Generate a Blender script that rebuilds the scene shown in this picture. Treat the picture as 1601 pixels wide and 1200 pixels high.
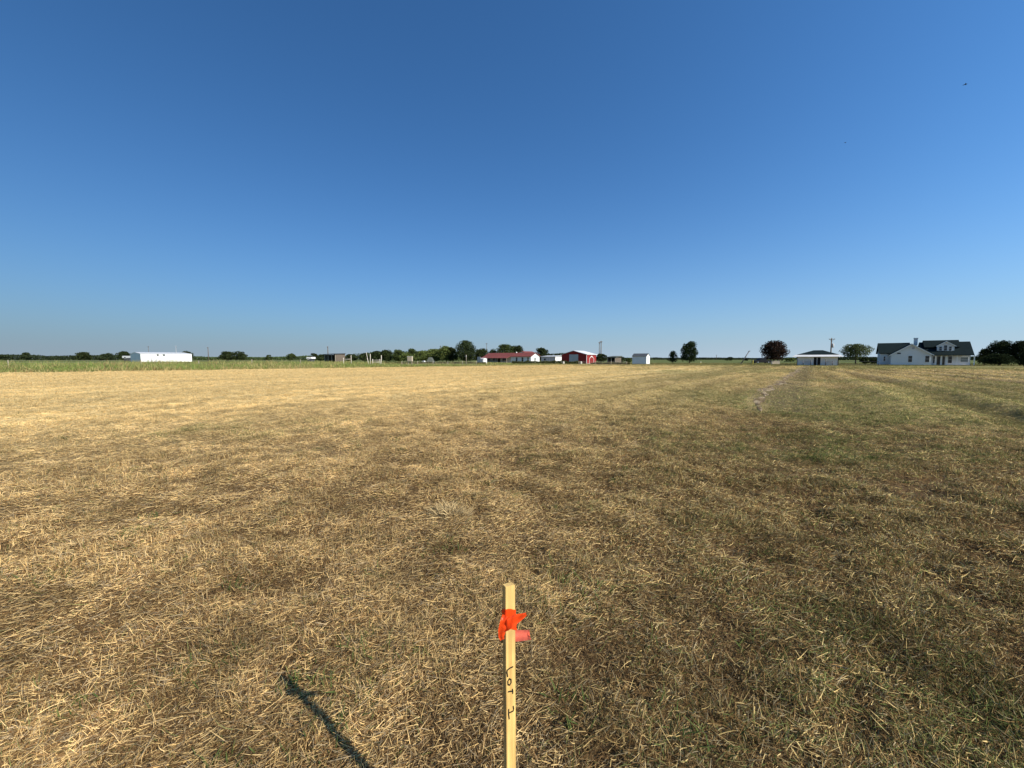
import bpy, math, random
import numpy as np
from mathutils import Vector, Matrix

R = math.radians
SC = bpy.context.scene
for o in list(bpy.data.objects):
    bpy.data.objects.remove(o)
C = SC.collection

# ------------------------------------------------------------------ camera
CAM_H = 1.6
PITCH = R(3.76)
FPX = 601.0
cam_d = bpy.data.cameras.new("camera")
cam = bpy.data.objects.new("camera", cam_d)
C.objects.link(cam)
cam.location = (0, 0, CAM_H)
cam.rotation_euler = (R(90) - PITCH, 0, 0)
cam_d.sensor_width = 36.0
cam_d.lens = FPX / 1601.0 * 36.0
cam_d.clip_start = 0.05
cam_d.clip_end = 20000
SC.camera = cam

# ------------------------------------------------------------------ light
SUN_EL = 35.0
SUN_AZ = 128.6          # clockwise from +Y
world = bpy.data.worlds.new("World")
SC.world = world
world.use_nodes = True
nt = world.node_tree
bg = nt.nodes["Background"]
sky = nt.nodes.new("ShaderNodeTexSky")
sky.sky_type = 'NISHITA'
sky.sun_disc = False
sky.sun_elevation = R(SUN_EL)
sky.sun_rotation = R(SUN_AZ)
sky.air_density = 1.0
sky.dust_density = 1.2
sky.ozone_density = 1.0
sky.altitude = 0
# camera-like response of the clear sky, a little hazier and brighter on the sun's side
gm = nt.nodes.new("ShaderNodeGamma"); gm.inputs[1].default_value = 0.9
tint = nt.nodes.new("ShaderNodeVectorMath"); tint.operation = 'MULTIPLY'; tint.inputs[1].default_value = (.43, .97, 1.56)
wtc = nt.nodes.new("ShaderNodeTexCoord"); wsp = nt.nodes.new("ShaderNodeSeparateXYZ")
wm = nt.nodes.new("ShaderNodeMath"); wm.operation = 'MULTIPLY'; wm.inputs[1].default_value = .34
wex = nt.nodes.new("ShaderNodeMath"); wex.operation = 'EXPONENT'
wsc = nt.nodes.new("ShaderNodeVectorMath"); wsc.operation = 'SCALE'
nt.links.new(sky.outputs[0], gm.inputs[0]); nt.links.new(gm.outputs[0], tint.inputs[0]); 
# pale haze lying low over the horizon
hmul = nt.nodes.new("ShaderNodeMath"); hmul.operation = 'MULTIPLY'; hmul.inputs[1].default_value = -9.0
habs = nt.nodes.new("ShaderNodeMath"); habs.operation = 'ABSOLUTE'
hexp = nt.nodes.new("ShaderNodeMath"); hexp.operation = 'EXPONENT'
hk = nt.nodes.new("ShaderNodeMath"); hk.operation = 'MULTIPLY'; hk.inputs[1].default_value = 0.95
hmix = nt.nodes.new("ShaderNodeMix"); hmix.data_type = 'RGBA'; hmix.inputs[7].default_value = (4.0, 5.0, 6.0, 1)
nt.links.new(tint.outputs[0], hmix.inputs[6]); nt.links.new(hmix.outputs[2], wsc.inputs[0])
nt.links.new(wtc.outputs['Generated'], wsp.inputs[0]); nt.links.new(wsp.outputs[2], habs.inputs[0]); nt.links.new(habs.outputs[0], hmul.inputs[0])
nt.links.new(hmul.outputs[0], hexp.inputs[0]); nt.links.new(hexp.outputs[0], hk.inputs[0]); nt.links.new(hk.outputs[0], hmix.inputs[0])
nt.links.new(wtc.outputs['Generated'], wsp.inputs[0]); nt.links.new(wsp.outputs[0], wm.inputs[0]); nt.links.new(wm.outputs[0], wex.inputs[0])
nt.links.new(wex.outputs[0], wsc.inputs['Scale']); nt.links.new(wsc.outputs[0], bg.inputs[0])
bg.inputs[1].default_value = 0.079

sd = bpy.data.lights.new("sun", 'SUN')
sd.energy = 5.0
sd.angle = R(0.53)
sd.color = (1.0, 0.89, 0.72)
sun = bpy.data.objects.new("sun", sd)
C.objects.link(sun)
sdir = Vector((math.sin(R(SUN_AZ)) * math.cos(R(SUN_EL)), math.cos(R(SUN_AZ)) * math.cos(R(SUN_EL)), math.sin(R(SUN_EL))))
sun.rotation_euler = (-sdir).to_track_quat('-Z', 'Y').to_euler()
sun.location = sdir * 100

SC.view_settings.view_transform = 'Standard'
SC.view_settings.look = 'None'
SC.view_settings.exposure = 0.38
SC.view_settings.gamma = 1.0

# ------------------------------------------------------------------ pixel <-> world
K = FPX / math.cos(PITCH)


def XY(px, Y):
    return (px - 800.5) / K * Y


def ZZ(py, Y):
    v = (py - 600.0) / FPX
    return CAM_H - Y * (v * math.cos(PITCH) + math.sin(PITCH)) / (math.cos(PITCH) - v * math.sin(PITCH))


def ground_Y(py):
    v = (py - 600.0) / FPX
    return CAM_H * (math.cos(PITCH) - v * math.sin(PITCH)) / (v * math.cos(PITCH) + math.sin(PITCH))


# ------------------------------------------------------------------ noise
def _hash(ix, iy, seed):
    h = (ix.astype(np.int64) * 374761393 + iy.astype(np.int64) * 668265263 + seed * 1442695041) & 0xFFFFFFFF
    h = ((h ^ (h >> 13)) * 1274126177) & 0xFFFFFFFF
    h = h ^ (h >> 16)
    return (h & 0xFFFFFF) / float(0xFFFFFF)


def vnoise(x, y, seed=0):
    ix = np.floor(x); iy = np.floor(y)
    fx = x - ix; fy = y - iy
    fx = fx * fx * (3 - 2 * fx); fy = fy * fy * (3 - 2 * fy)
    a = _hash(ix, iy, seed); b = _hash(ix + 1, iy, seed)
    c = _hash(ix, iy + 1, seed); d = _hash(ix + 1, iy + 1, seed)
    return (a * (1 - fx) + b * fx) * (1 - fy) + (c * (1 - fx) + d * fx) * fy


def fbm(x, y, octv=4, seed=0):
    s = 0; a = 0.5; t = 0
    for k in range(octv):
        s = s + a * vnoise(x, y, seed + k * 17); t += a
        x = x * 2.03 + 5.1; y = y * 2.03 + 9.7; a *= 0.5
    return s / t


def sstep(a, b, x):
    t = np.clip((x - a) / (b - a), 0, 1)
    return t * t * (3 - 2 * t)


ROW = R(37)
EDGE_P = (-13.0, 77.0)
EDGE_A = R(51.5)


def rowuv(X, Y):
    return X * math.cos(ROW) - Y * math.sin(ROW), X * math.sin(ROW) + Y * math.cos(ROW)


def beyond(X, Y):
    """metres beyond the far left edge of the mown field (positive = outside)"""
    nx, ny = -math.cos(EDGE_A), math.sin(EDGE_A)
    return (X - EDGE_P[0]) * nx + (Y - EDGE_P[1]) * ny


TRACK = [(7.6, 11.8), (9.5, 14.9), (12.9, 19.4), (19.6, 27.8), (31.2, 42.7), (49.5, 66.0), (68.0, 88.0)]


def track_dist(X, Y):
    d = np.full(X.shape, 1e9)
    for (x0, y0), (x1, y1) in zip(TRACK[:-1], TRACK[1:]):
        dx, dy = x1 - x0, y1 - y0
        t = np.clip(((X - x0) * dx + (Y - y0) * dy) / (dx * dx + dy * dy), 0, 1)
        d = np.minimum(d, np.hypot(X - x0 - t * dx, Y - y0 - t * dy))
    return d


def fields(X, Y):
    u, v = rowuv(X, Y)
    r = np.hypot(X, Y)
    f = {}
    right = sstep(R(-12), R(42), np.arctan2(X, Y))
    wob = fbm(u * .15, v * .05, 2, 3) * 3
    ph = u / 2.3 + 1.9 * fbm(u * .11, v * .03, 3, 12) + .25 * fbm(u * .6, v * .12, 2, 14)
    amp = .45 + .9 * fbm(u * .3 + 9, v * .05, 3, 13)
    amp = amp * (1 + .7 * right) * sstep(6, 20, r) * sstep(1.5, 4.5, track_dist(X, Y))
    f['row'] = .5 + amp * (.19 * np.sin(ph * 2 * math.pi) + .10 * np.sin(ph * 5.3 + 1)) + .65 * (fbm(u * .8, v * .10, 3, 11) - .5)
    f['row2'] = fbm(u * .22 + wob * .4, v * .015, 3, 61)
    f['green'] = fbm(X * .16 + 3, Y * .13, 4, 21)
    for gx, gy, sx, sy, k in ((4.6, 5.4, 2.6, 2.0, .15), (6.5, 6.0, 3.0, 2.2, .14), (6.4, 8.2, 2.6, 1.9, .26), (9.3, 11.5, 3.0, 2.4, .16), (.2, 5.6, 1.0, .8, .10), (2.2, 6.9, 2.0, .9, .12), (11, 9, 2.5, 2, .14), (17.5, 19, 4, 3.5, .2)):
        f['green'] = f['green'] + k * np.exp(-((X - gx) / sx) ** 2 - ((Y - gy) / sy) ** 2)
    f['patch'] = fbm(X * .55, Y * .45, 4, 31)
    f['fine'] = fbm(X * 2.6, Y * 2.6, 3, 41)
    az = np.arctan2(X, Y)
    # colour zones, low-sun backscatter painted in: paler left and far, browner and greener right
    far = sstep(2.5, 20, r)
    f['gold'] = np.clip(.30 + .65 * far - .55 * right * (1 - .55 * sstep(22, 70, r) * (1 - sstep(R(30), R(40), az))) + .22 * (1 - right), 0, 1)
    f['right'] = right
    f['far'] = far
    f['beyond'] = beyond(X, Y)
    f['green'] = f['green'] * (.86 + .14 * right) - .03 * (1 - right)
    f['track'] = track_dist(X - 1.0, Y) + 1.2 * (1 - sstep(11, 18, r))
    f['rut'] = track_dist(X, Y)
    return f


def height(X, Y, f=None):
    if f is None:
        f = fields(X, Y)
    r = np.hypot(X, Y)
    h = (.08 + .26 * f['right']) * (f['row'] - .5) * sstep(2, 9, r) + .10 * (f['patch'] - .5) + .15 * (f['fine'] - .5) * (.55 + .45 * sstep(2, 6, r)) * (1 - .5 * sstep(15, 40, r))
    h = h * (1 - .8 * sstep(60, 120, r))
    h = h + .03 * (fbm(X * 7, Y * 7, 2, 51) - .5) * (1 - sstep(6, 14, r)) - .06 * (1 - sstep(.3, 1.4, f['track']))
    return h


def lerp(a, b, t):
    return a * (1 - t[:, None]) + b * t[:, None]


def col(*c):
    return np.array(c, float)


SOIL = col(.080, .050, .028)
THATCH = col(.19, .125, .058)
STRAW = col(.74, .535, .26)
GOLD = col(.72, .50, .205)
BROWN = col(.150, .095, .045)
OLIVE = col(.150, .140, .055)
GREEN = col(.105, .130, .040)


def ground_color(X, Y, f):
    n = len(X)
    gold = f['gold']
    c = lerp(np.tile(SOIL * 1.1, (n, 1)), np.tile(THATCH, (n, 1)), np.clip(.35 + 1.3 * (f['fine'] - .4) + .5 * f['far'], 0, 1))
    c = lerp(c, np.tile(col(.60, .465, .225), (n, 1)), gold * f['far'] * .92)
    rowm = np.clip((f['row'] - .5) * 3.2, -1, 1) * f['far'] * (.85 + .3 * f['right'])
    c = c * (1 + .30 * rowm)[:, None]
    g = sstep(.54, .72, f['green'] + .10 * f['right'] - .05 * gold)
    c = lerp(c, np.tile(OLIVE * 1.2, (n, 1)), g * .45)
    # banded olive strips along the rows at the right
    b = sstep(.50, .62, f['row2']) * f['right'] * f['far']
    c = lerp(c, np.tile(col(.20, .165, .07), (n, 1)), b * .75)
    # olive lawn in front of the houses at the right
    lw = sstep(58, 68, Y + 8 * fbm(X * .06, Y * .06, 3, 44)) * sstep(R(36), R(43), np.arctan2(X, Y))
    c = lerp(c, np.tile(col(.20, .185, .070), (n, 1)), lw * .8)
    # tan lawn and weeds outside the field
    out = sstep(-1.0, 1.0, f['beyond'])
    gg = lerp(np.tile(col(.17, .165, .062), (n, 1)), np.tile(col(.30, .23, .10), (n, 1)), sstep(.4, .65, fbm(X * .06, Y * .06, 3, 77)))
    c = lerp(c, gg, out)
    az = np.arctan2(X, Y)
    ylim = 88 + 8 * fbm(X * .05, Y * .05, 2, 5)
    far_green = sstep(0, 6, Y - ylim) * sstep(R(8), R(14), az)
    c = lerp(c, np.tile(col(.150, .150, .052), (n, 1)), far_green * .85)
    far2 = sstep(120, 200, np.hypot(X, Y))
    c = lerp(c, np.tile(col(.105, .130, .045), (n, 1)), far2 * .9)
    t = (1 - sstep(.4, 1.5, f['track'])) * (.55 + .7 * f['fine'])
    c = lerp(c, np.tile(col(.125, .098, .050), (n, 1)), np.clip(t, 0, 1) * .9)
    return c


# ------------------------------------------------------------------ mesh helpers
def np_mesh(name, V, F, colors=None, mat=None, smooth=False):
    """V (n,3), F (m,4) or (m,3)"""
    me = bpy.data.meshes.new(name)
    me.vertices.add(len(V))
    me.vertices.foreach_set("co", np.ascontiguousarray(V, dtype=np.float32).ravel())
    k = F.shape[1]
    me.loops.add(F.size)
    me.loops.foreach_set("vertex_index", np.ascontiguousarray(F, dtype=np.int32).ravel())
    me.polygons.add(len(F))
    me.polygons.foreach_set("loop_start", np.arange(0, F.size, k, dtype=np.int32))
    me.polygons.foreach_set("loop_total", np.full(len(F), k, dtype=np.int32))
    if colors is not None:
        at = me.color_attributes.new("Col", 'FLOAT_COLOR', 'POINT')
        cc = np.ones((len(V), 4), dtype=np.float32)
        cc[:, :3] = colors
        at.data.foreach_set("color", cc.ravel())
    me.update(calc_edges=True)
    if smooth:
        me.polygons.foreach_set("use_smooth", np.ones(len(F), dtype=bool))
    if mat:
        me.materials.append(mat)
    return me


def tag(o, label=None, cat=None, group=None, kind=None):
    if label: o['label'] = label
    if cat: o['category'] = cat
    if group: o['group'] = group
    if kind: o['kind'] = kind
    return o


def link(name, me, parent=None):
    o = bpy.data.objects.new(name, me)
    C.objects.link(o)
    if parent is not None:
        o.parent = parent
    return o


def empty(name, loc, rz=0.0):
    o = bpy.data.objects.new(name, None)
    C.objects.link(o)
    o.location = loc
    o.rotation_euler = (0, 0, rz)
    o.empty_display_size = .3
    return o


class MB:
    def __init__(s):
        s.v = []; s.f = []

    def add(s, vs, fs):
        n = len(s.v)
        s.v += [tuple(p) for p in vs]
        s.f += [tuple(n + i for i in f) for f in fs]
        return s

    def box(s, x0, x1, y0, y1, z0, z1):
        vs = [(x0, y0, z0), (x1, y0, z0), (x1, y1, z0), (x0, y1, z0), (x0, y0, z1), (x1, y0, z1), (x1, y1, z1), (x0, y1, z1)]
        return s.add(vs, [(0, 3, 2, 1), (4, 5, 6, 7), (0, 1, 5, 4), (1, 2, 6, 5), (2, 3, 7, 6), (3, 0, 4, 7)])

    def prism(s, poly, axis, a, b):
        """poly of 2-D points extruded along axis ('x','y','z') from a to b"""
        n = len(poly)
        def mk(p, t):
            if axis == 'x': return (t, p[0], p[1])
            if axis == 'y': return (p[0], t, p[1])
            return (p[0], p[1], t)
        vs = [mk(p, a) for p in poly] + [mk(p, b) for p in poly]
        fs = [tuple(range(n)), tuple(range(2 * n - 1, n - 1, -1))]
        fs += [(i, (i + 1) % n, n + (i + 1) % n, n + i) for i in range(n)]
        return s.add(vs, fs)

    def tube(s, pts, rads, n=8, cap=True):
        pts = [Vector(p) for p in pts]
        rings = []
        for i, p in enumerate(pts):
            if i == 0: d = pts[1] - p
            elif i == len(pts) - 1: d = p - pts[i - 1]
            else: d = pts[i + 1] - pts[i - 1]
            d.normalize()
            a = d.cross(Vector((0, 0, 1)))
            if a.length < 1e-3: a = Vector((1, 0, 0))
            a.normalize(); b = d.cross(a)
            rings.append([p + (a * math.cos(2 * math.pi * k / n) + b * math.sin(2 * math.pi * k / n)) * rads[i] for k in range(n)])
        vs = [q for r in rings for q in r]
        fs = []
        for i in range(len(pts) - 1):
            for k in range(n):
                fs.append((i * n + k, i * n + (k + 1) % n, (i + 1) * n + (k + 1) % n, (i + 1) * n + k))
        if cap:
            fs.append(tuple(range(n))[::-1]); fs.append(tuple((len(pts) - 1) * n + k for k in range(n)))
        return s.add(vs, fs)

    def build(s, name, mat, parent=None, smooth=False, bevel=0):
        me = bpy.data.meshes.new(name)
        me.from_pydata(s.v, [], s.f)
        me.materials.append(mat)
        import bmesh
        bm = bmesh.new(); bm.from_mesh(me)
        bmesh.ops.recalc_face_normals(bm, faces=bm.faces)
        if bevel:
            bmesh.ops.bevel(bm, geom=list(bm.edges), offset=bevel, segments=2, affect='EDGES', clamp_overlap=True)
        bm.to_mesh(me); bm.free()
        if smooth:
            for p in me.polygons: p.use_smooth = True
        return link(name, me, parent)


# ------------------------------------------------------------------ materials
def new_mat(name):
    m = bpy.data.materials.new(name)
    m.use_nodes = True
    return m, m.node_tree, m.node_tree.nodes["Principled BSDF"]


def solid(name, c, rough=.7, var=.12, scale=3.0, metal=0.0, spec=.3, bump=0.0, stripes=None):
    m, t, p = new_mat(name)
    tc = t.nodes.new("ShaderNodeTexCoord")
    nz = t.nodes.new("ShaderNodeTexNoise"); nz.inputs['Scale'].default_value = scale; nz.inputs['Detail'].default_value = 6
    t.links.new(tc.outputs['Object'], nz.inputs['Vector'])
    mr = t.nodes.new("ShaderNodeMapRange")
    mr.inputs[1].default_value = .3; mr.inputs[2].default_value = .7
    mr.inputs[3].default_value = 1 - var; mr.inputs[4].default_value = 1 + var
    t.links.new(nz.outputs[0], mr.inputs[0])
    mx = t.nodes.new("ShaderNodeVectorMath"); mx.operation = 'SCALE'
    mx.inputs[0].default_value = c
    t.links.new(mr.outputs[0], mx.inputs['Scale'])
    t.links.new(mx.outputs[0], p.inputs['Base Color'])
    p.inputs['Roughness'].default_value = rough
    p.inputs['Metallic'].default_value = metal
    p.inputs['Specular IOR Level'].default_value = spec
    if stripes:
        wv = t.nodes.new("ShaderNodeTexWave"); wv.wave_type = 'BANDS'
        wv.bands_direction = stripes[0]; wv.inputs['Scale'].default_value = stripes[1]
        t.links.new(tc.outputs['Object'], wv.inputs['Vector'])
        bp = t.nodes.new("ShaderNodeBump"); bp.inputs['Strength'].default_value = .5; bp.inputs['Distance'].default_value = .03
        t.links.new(wv.outputs[0], bp.inputs['Height']); t.links.new(bp.outputs[0], p.inputs['Normal'])
    elif bump:
        bp = t.nodes.new("ShaderNodeBump"); bp.inputs['Strength'].default_value = bump; bp.inputs['Distance'].default_value = .02
        t.links.new(nz.outputs[0], bp.inputs['Height']); t.links.new(bp.outputs[0], p.inputs['Normal'])
    return m


def leafy(name, transl=.25, rough=.6, mult=1.0, gloss=.0):
    """blades and leaves: colour from the mesh, some light passes through"""
    m = bpy.data.materials.new(name); m.use_nodes = True
    t = m.node_tree; t.nodes.clear()
    out = t.nodes.new("ShaderNodeOutputMaterial")
    at = t.nodes.new("ShaderNodeAttribute"); at.attribute_name = "Col"
    df = t.nodes.new("ShaderNodeBsdfDiffuse"); tr = t.nodes.new("ShaderNodeBsdfTranslucent")
    mx = t.nodes.new("ShaderNodeMixShader"); mx.inputs[0].default_value = transl
    t.links.new(at.outputs['Color'], df.inputs['Color']); t.links.new(at.outputs['Color'], tr.inputs['Color'])
    t.links.new(df.outputs[0], mx.inputs[1]); t.links.new(tr.outputs[0], mx.inputs[2])
    last = mx
    if gloss:
        gl = t.nodes.new("ShaderNodeBsdfGlossy"); gl.inputs['Roughness'].default_value = .45
        gl.inputs['Color'].default_value = (1, .95, .85, 1)
        m2 = t.nodes.new("ShaderNodeMixShader"); m2.inputs[0].default_value = gloss
        t.links.new(mx.outputs[0], m2.inputs[1]); t.links.new(gl.outputs[0], m2.inputs[2]); last = m2
    t.links.new(last.outputs[0], out.inputs[0])
    return m


M = {}
M['straw'] = leafy('dry_straw', .22)
M['leaf'] = leafy('tree_leaves', .18)
M['weed'] = leafy('weed_blades', .25)
M['bark'] = solid('bark', (.085, .062, .045), .9, .3, 6)
M['white_metal'] = solid('white_sheet_metal', (.80, .80, .78), .45, .04, .6, stripes=('X', 6))
M['white_metal_y'] = solid('white_sheet_metal_side', (.82, .82, .80), .45, .04, .6, stripes=('Y', 6))
M['white_wall'] = solid('white_siding', (.74, .75, .75), .6, .04, .8, stripes=('Z', 9))
M['white_trim'] = solid('white_trim', (.82, .82, .80), .5, .03, 2)
M['dark_roof'] = solid('dark_shingles', (.012, .0205, .0225), .95, .25, 4, bump=.4, spec=.05)
M['grey_roof'] = solid('grey_shingles', (.075, .085, .10), .9, .2, 4, bump=.4, spec=.05)
M['red_roof'] = solid('red_metal_roof', (.20, .055, .045), .7, .12, 1, stripes=('X', 5))
M['barn_red'] = solid('barn_red', (.20, .018, .016), .7, .12, 1, stripes=('X', 4))
M['barn_red_y'] = solid('barn_red_side', (.26, .020, .018), .7, .12, 1, stripes=('Y', 4))
M['galv'] = solid('galvanised_roof', (.70, .70, .70), .4, .1, .7)
M['grey_wall'] = solid('grey_wall', (.44, .45, .46), .7, .08, 1)
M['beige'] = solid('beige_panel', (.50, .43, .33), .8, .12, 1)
M['glass'] = solid('dark_window_glass', (.018, .022, .028), .08, .2, 1, spec=.6)
M['glass_pale'] = solid('curtained_window_glass', (.22, .25, .25), .15, .2, 1, spec=.6)
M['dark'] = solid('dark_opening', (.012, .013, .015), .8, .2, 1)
M['door_grey'] = solid('grey_door', (.42, .43, .44), .6, .08, 1)
M['pole'] = solid('weathered_pole', (.13, .105, .085), .9, .2, 3)
M['post_wood'] = solid('bleached_fence_post', (.34, .29, .23), .9, .2, 5)
M['post_white'] = solid('pale_post', (.52, .48, .41), .8, .12, 5)
M['steel'] = solid('pipe_steel', (.10, .10, .11), .5, .15, 5, metal=.4)
M['galvpipe'] = solid('galvanised_pipe', (.42, .42, .42), .45, .1, 5, metal=.5)
M['wire'] = solid('fence_wire', (.22, .21, .20), .6, .1, 5, metal=.5)
M['carpaint'] = solid('dark_car_paint', (.010, .010, .012), .45, .05, 1, spec=.2)
M['tyre'] = solid('rubber', (.02, .02, .02), .9, .1, 4)
M['chrome'] = solid('hub_metal', (.5, .5, .5), .3, .05, 4, metal=.9)
M['yellow'] = solid('yellow_post', (.60, .50, .10), .7, .1, 4)
M['feather'] = solid('dark_feather', (.03, .028, .026), .8, .1, 9)
M['ink'] = solid('black_marker', (.012, .012, .010), .6, .1, 30)
M['concrete'] = solid('concrete', (.42, .40, .37), .9, .1, 3)
M['tarp'] = solid('grey_tarpaulin', (.085, .095, .080), .8, .15, 2)


def ground_material():
    m, t, p = new_mat('dry_mown_ground')
    at = t.nodes.new("ShaderNodeAttribute"); at.attribute_name = "Col"
    tc = t.nodes.new("ShaderNodeTexCoord")
    def noise(sc, det=6, rough=.6, vec=None):
        n = t.nodes.new("ShaderNodeTexNoise"); n.inputs['Scale'].default_value = sc
        n.inputs['Detail'].default_value = det; n.inputs['Roughness'].default_value = rough
        t.links.new(vec if vec is not None else tc.outputs['Object'], n.inputs['Vector'])
        return n.outputs[0]
    def rng(src, a, b, lo, hi):
        r = t.nodes.new("ShaderNodeMapRange")
        for i, v in enumerate((a, b, lo, hi)): r.inputs[i + 1].default_value = v
        t.links.new(src, r.inputs[0]); return r.outputs[0]
    def mul(a, b):
        n = t.nodes.new("ShaderNodeMath"); n.operation = 'MULTIPLY'
        t.links.new(a, n.inputs[0]); t.links.new(b, n.inputs[1]); return n.outputs[0]
    mp = t.nodes.new("ShaderNodeMapping"); mp.inputs['Rotation'].default_value = (0, 0, ROW)
    mp.inputs['Scale'].default_value = (1.0, .10, 1)
    t.links.new(tc.outputs['Object'], mp.inputs['Vector'])
    a = rng(noise(1.6, 5, .6, mp.outputs[0]), .3, .7, .78, 1.24)
    b = rng(noise(26, 6, .7), .3, .7, .55, 1.45)
    c = rng(noise(2.2, 6, .65), .3, .7, .78, 1.22)
    d = rng(noise(.35, 4, .6), .3, .7, .88, 1.12)
    k = mul(mul(a, b), mul(c, d))
    v = t.nodes.new("ShaderNodeVectorMath"); v.operation = 'SCALE'
    t.links.new(at.outputs['Color'], v.inputs[0]); t.links.new(k, v.inputs['Scale'])
    t.links.new(v.outputs[0], p.inputs['Base Color'])
    p.inputs['Roughness'].default_value = 1.0
    p.inputs['Specular IOR Level'].default_value = .05
    bp = t.nodes.new("ShaderNodeBump"); bp.inputs['Strength'].default_value = .9; bp.inputs['Distance'].default_value = .035
    t.links.new(noise(14, 8, .7), bp.inputs['Height'])
    bp2 = t.nodes.new("ShaderNodeBump"); bp2.inputs['Strength'].default_value = .8; bp2.inputs['Distance'].default_value = .12
    t.links.new(noise(1.7, 6, .65), bp2.inputs['Height'])
    t.links.new(bp.outputs[0], bp2.inputs['Normal'])
    t.links.new(bp2.outputs[0], p.inputs['Normal'])
    return m


M['ground'] = ground_material()

# ------------------------------------------------------------------ ground sheet
def build_ground():
    rr = [0.0] + list(np.geomspace(.25, 9000, 520))
    aa = np.concatenate([np.linspace(-R(72), R(72), 460), np.linspace(R(72), R(288), 62)[1:-1]])
    rr = np.array(rr)
    A, Rr = np.meshgrid(aa, rr[1:])
    X = (Rr * np.sin(A)).ravel(); Y = (Rr * np.cos(A)).ravel()
    X = np.concatenate([[0.0], X]); Y = np.concatenate([[0.0], Y])
    f = fields(X, Y)
    Z = height(X, Y, f)
    V = np.stack([X, Y, Z], 1)
    na, nr = len(aa), len(rr) - 1
    i = np.arange(nr - 1)[:, None]; j = np.arange(na)[None, :]
    a = 1 + i * na + j; b = 1 + i * na + (j + 1) % na
    F = np.stack([a, b, b + na, a + na], -1).reshape(-1, 4)[:, ::-1]
    fan = [(0, 1 + k, 1 + (k + 1) % na) for k in range(na)]
    colr = ground_color(X, Y, f)
    me = np_mesh('ground', V, F, colr, M['ground'], True)
    o = link('ground', me)
    tag(o, kind='structure')
    return o


build_ground()


# ------------------------------------------------------------------ dry grass blades
def ribbon_blades(P, L, W, az, el, bend, twist, colors, segs):
    """P base points (n,3). returns V,F,Col"""
    n = len(P)
    dirh = np.stack([np.sin(az), np.cos(az), np.zeros(n)], 1)
    perp = np.stack([np.cos(az), -np.sin(az), np.zeros(n)], 1)
    pos = P.copy()
    V = np.empty((n, segs + 1, 2, 3), np.float32)
    for k in range(segs + 1):
        t = k / segs
        e = el - bend * t
        w = W * (1 - .75 * t ** 2) * .5
        up = np.zeros((n, 3)); up[:, 2] = 1
        nrm = dirh * (-np.sin(e))[:, None] + up * np.cos(e)[:, None]
        side = perp * np.cos(twist)[:, None] + nrm * np.sin(twist)[:, None]
        V[:, k, 0] = pos - side * w[:, None]
        V[:, k, 1] = pos + side * w[:, None]
        pos = pos + (dirh * np.cos(e)[:, None] + up * np.sin(e)[:, None]) * (L / segs)[:, None]
    base = (np.arange(n) * (segs + 1) * 2)[:, None]
    F = []
    for k in range(segs):
        q = np.array([2 * k, 2 * k + 1, 2 * k + 3, 2 * k + 2])[None, :] + base
        F.append(q)
    F = np.stack(F, 1).reshape(-1, 4)
    Cc = np.repeat(colors, (segs + 1) * 2, axis=0)
    return V.reshape(-1, 3), F, Cc


rng = np.random.default_rng(7)


def blade_colors(X, Y, f, kind):
    n = len(X)
    q = rng.random(n)
    gold = f['gold']
    c = np.tile(STRAW, (n, 1))
    c = lerp(c, np.tile(GOLD, (n, 1)), rng.random(n) * .8)
    # share of brown / grey / olive blades follows the patches
    brown_share = np.clip(.68 + .04 * f['right'] - .06 * f['far'] - .45 * gold - .25 * (f['patch'] - .5) - .5 * (f['row'] - .5) * f['far'], .05, .85)
    isb = q < brown_share
    bm = rng.random((isb.sum(), 1)); c[isb] = col(.095, .060, .028) * (1 - bm) + col(.33, .195, .085) * bm
    dead = (rng.random(n) < .18)
    c[dead] = col(.37, .29, .18) * (.7 + .5 * rng.random((dead.sum(), 1)))
    gsh = np.clip(sstep(.54, .74, f['green'] + .10 * f['right'] - .04 * gold + .25 * (f['fine'] - .5)), 0, 1)
    gsh = np.clip(gsh * .5 + .03 + .10 * f['right'], 0, .6)
    if kind == 'stand':
        gsh = np.clip(gsh * 1.4 + .05, 0, .85)
    isg = rng.random(n) < gsh
    gm = rng.random((isg.sum(), 1))
    c[isg] = GREEN * (1 - gm) + col(.24, .24, .09) * gm
    b = sstep(.50, .62, f['row2']) * f['right'] * f['far']
    iso = rng.random(n) < b * .6
    c[iso] = col(.21, .18, .075)
    lw = sstep(58, 68, Y + 8 * fbm(X * .06, Y * .06, 3, 44)) * sstep(R(36), R(43), np.arctan2(X, Y))
    isl = rng.random(n) < lw * .8; c[isl] = col(.21, .20, .070)
    c *= (.75 + .5 * rng.random((n, 1))) * (1 + .35 * np.clip((f['row'] - .5) * 3, -1, 1) * f['far'] * (.7 + .3 * f['right']))[:, None]
    c = lerp(c, np.tile(col(.66, .51, .25), (n, 1)), gold * f['far'] * .5)
    mot = fbm(X * 3.3, Y * 3.3, 3, 201); mo2 = fbm(X * .9, Y * .9, 3, 202)  # brightness mottling: shadows of small clumps painted in, with dead thatch tone
    k = (1 + 1.2 * (mot - .5) * (1 - .6 * sstep(10, 35, np.hypot(X, Y))) + .15 * (mo2 - .5) * (1 - .5 * f['far']))
    c = c * np.clip(k, .4, 1.6)[:, None]
    c = c * (np.array([1, 1, 1])[None, :] * (1 - f['right'][:, None]) + np.array([.90, .96, .93])[None, :] * f['right'][:, None])
    return c


def sample(n, r0, r1, halfaz, dens):
    """polar sampling with density falling with distance"""
    g = np.linspace(r0, r1, 4000)
    w = dens(g) * g
    cdf = np.cumsum(w); cdf /= cdf[-1]
    r = np.interp(rng.random(n), cdf, g)
    a = (rng.random(n) * 2 - 1) * halfaz(r)
    return r * np.sin(a), r * np.cos(a)


dens = lambda r: 31000 / (1 + (r / 4.2) ** 2)


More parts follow.
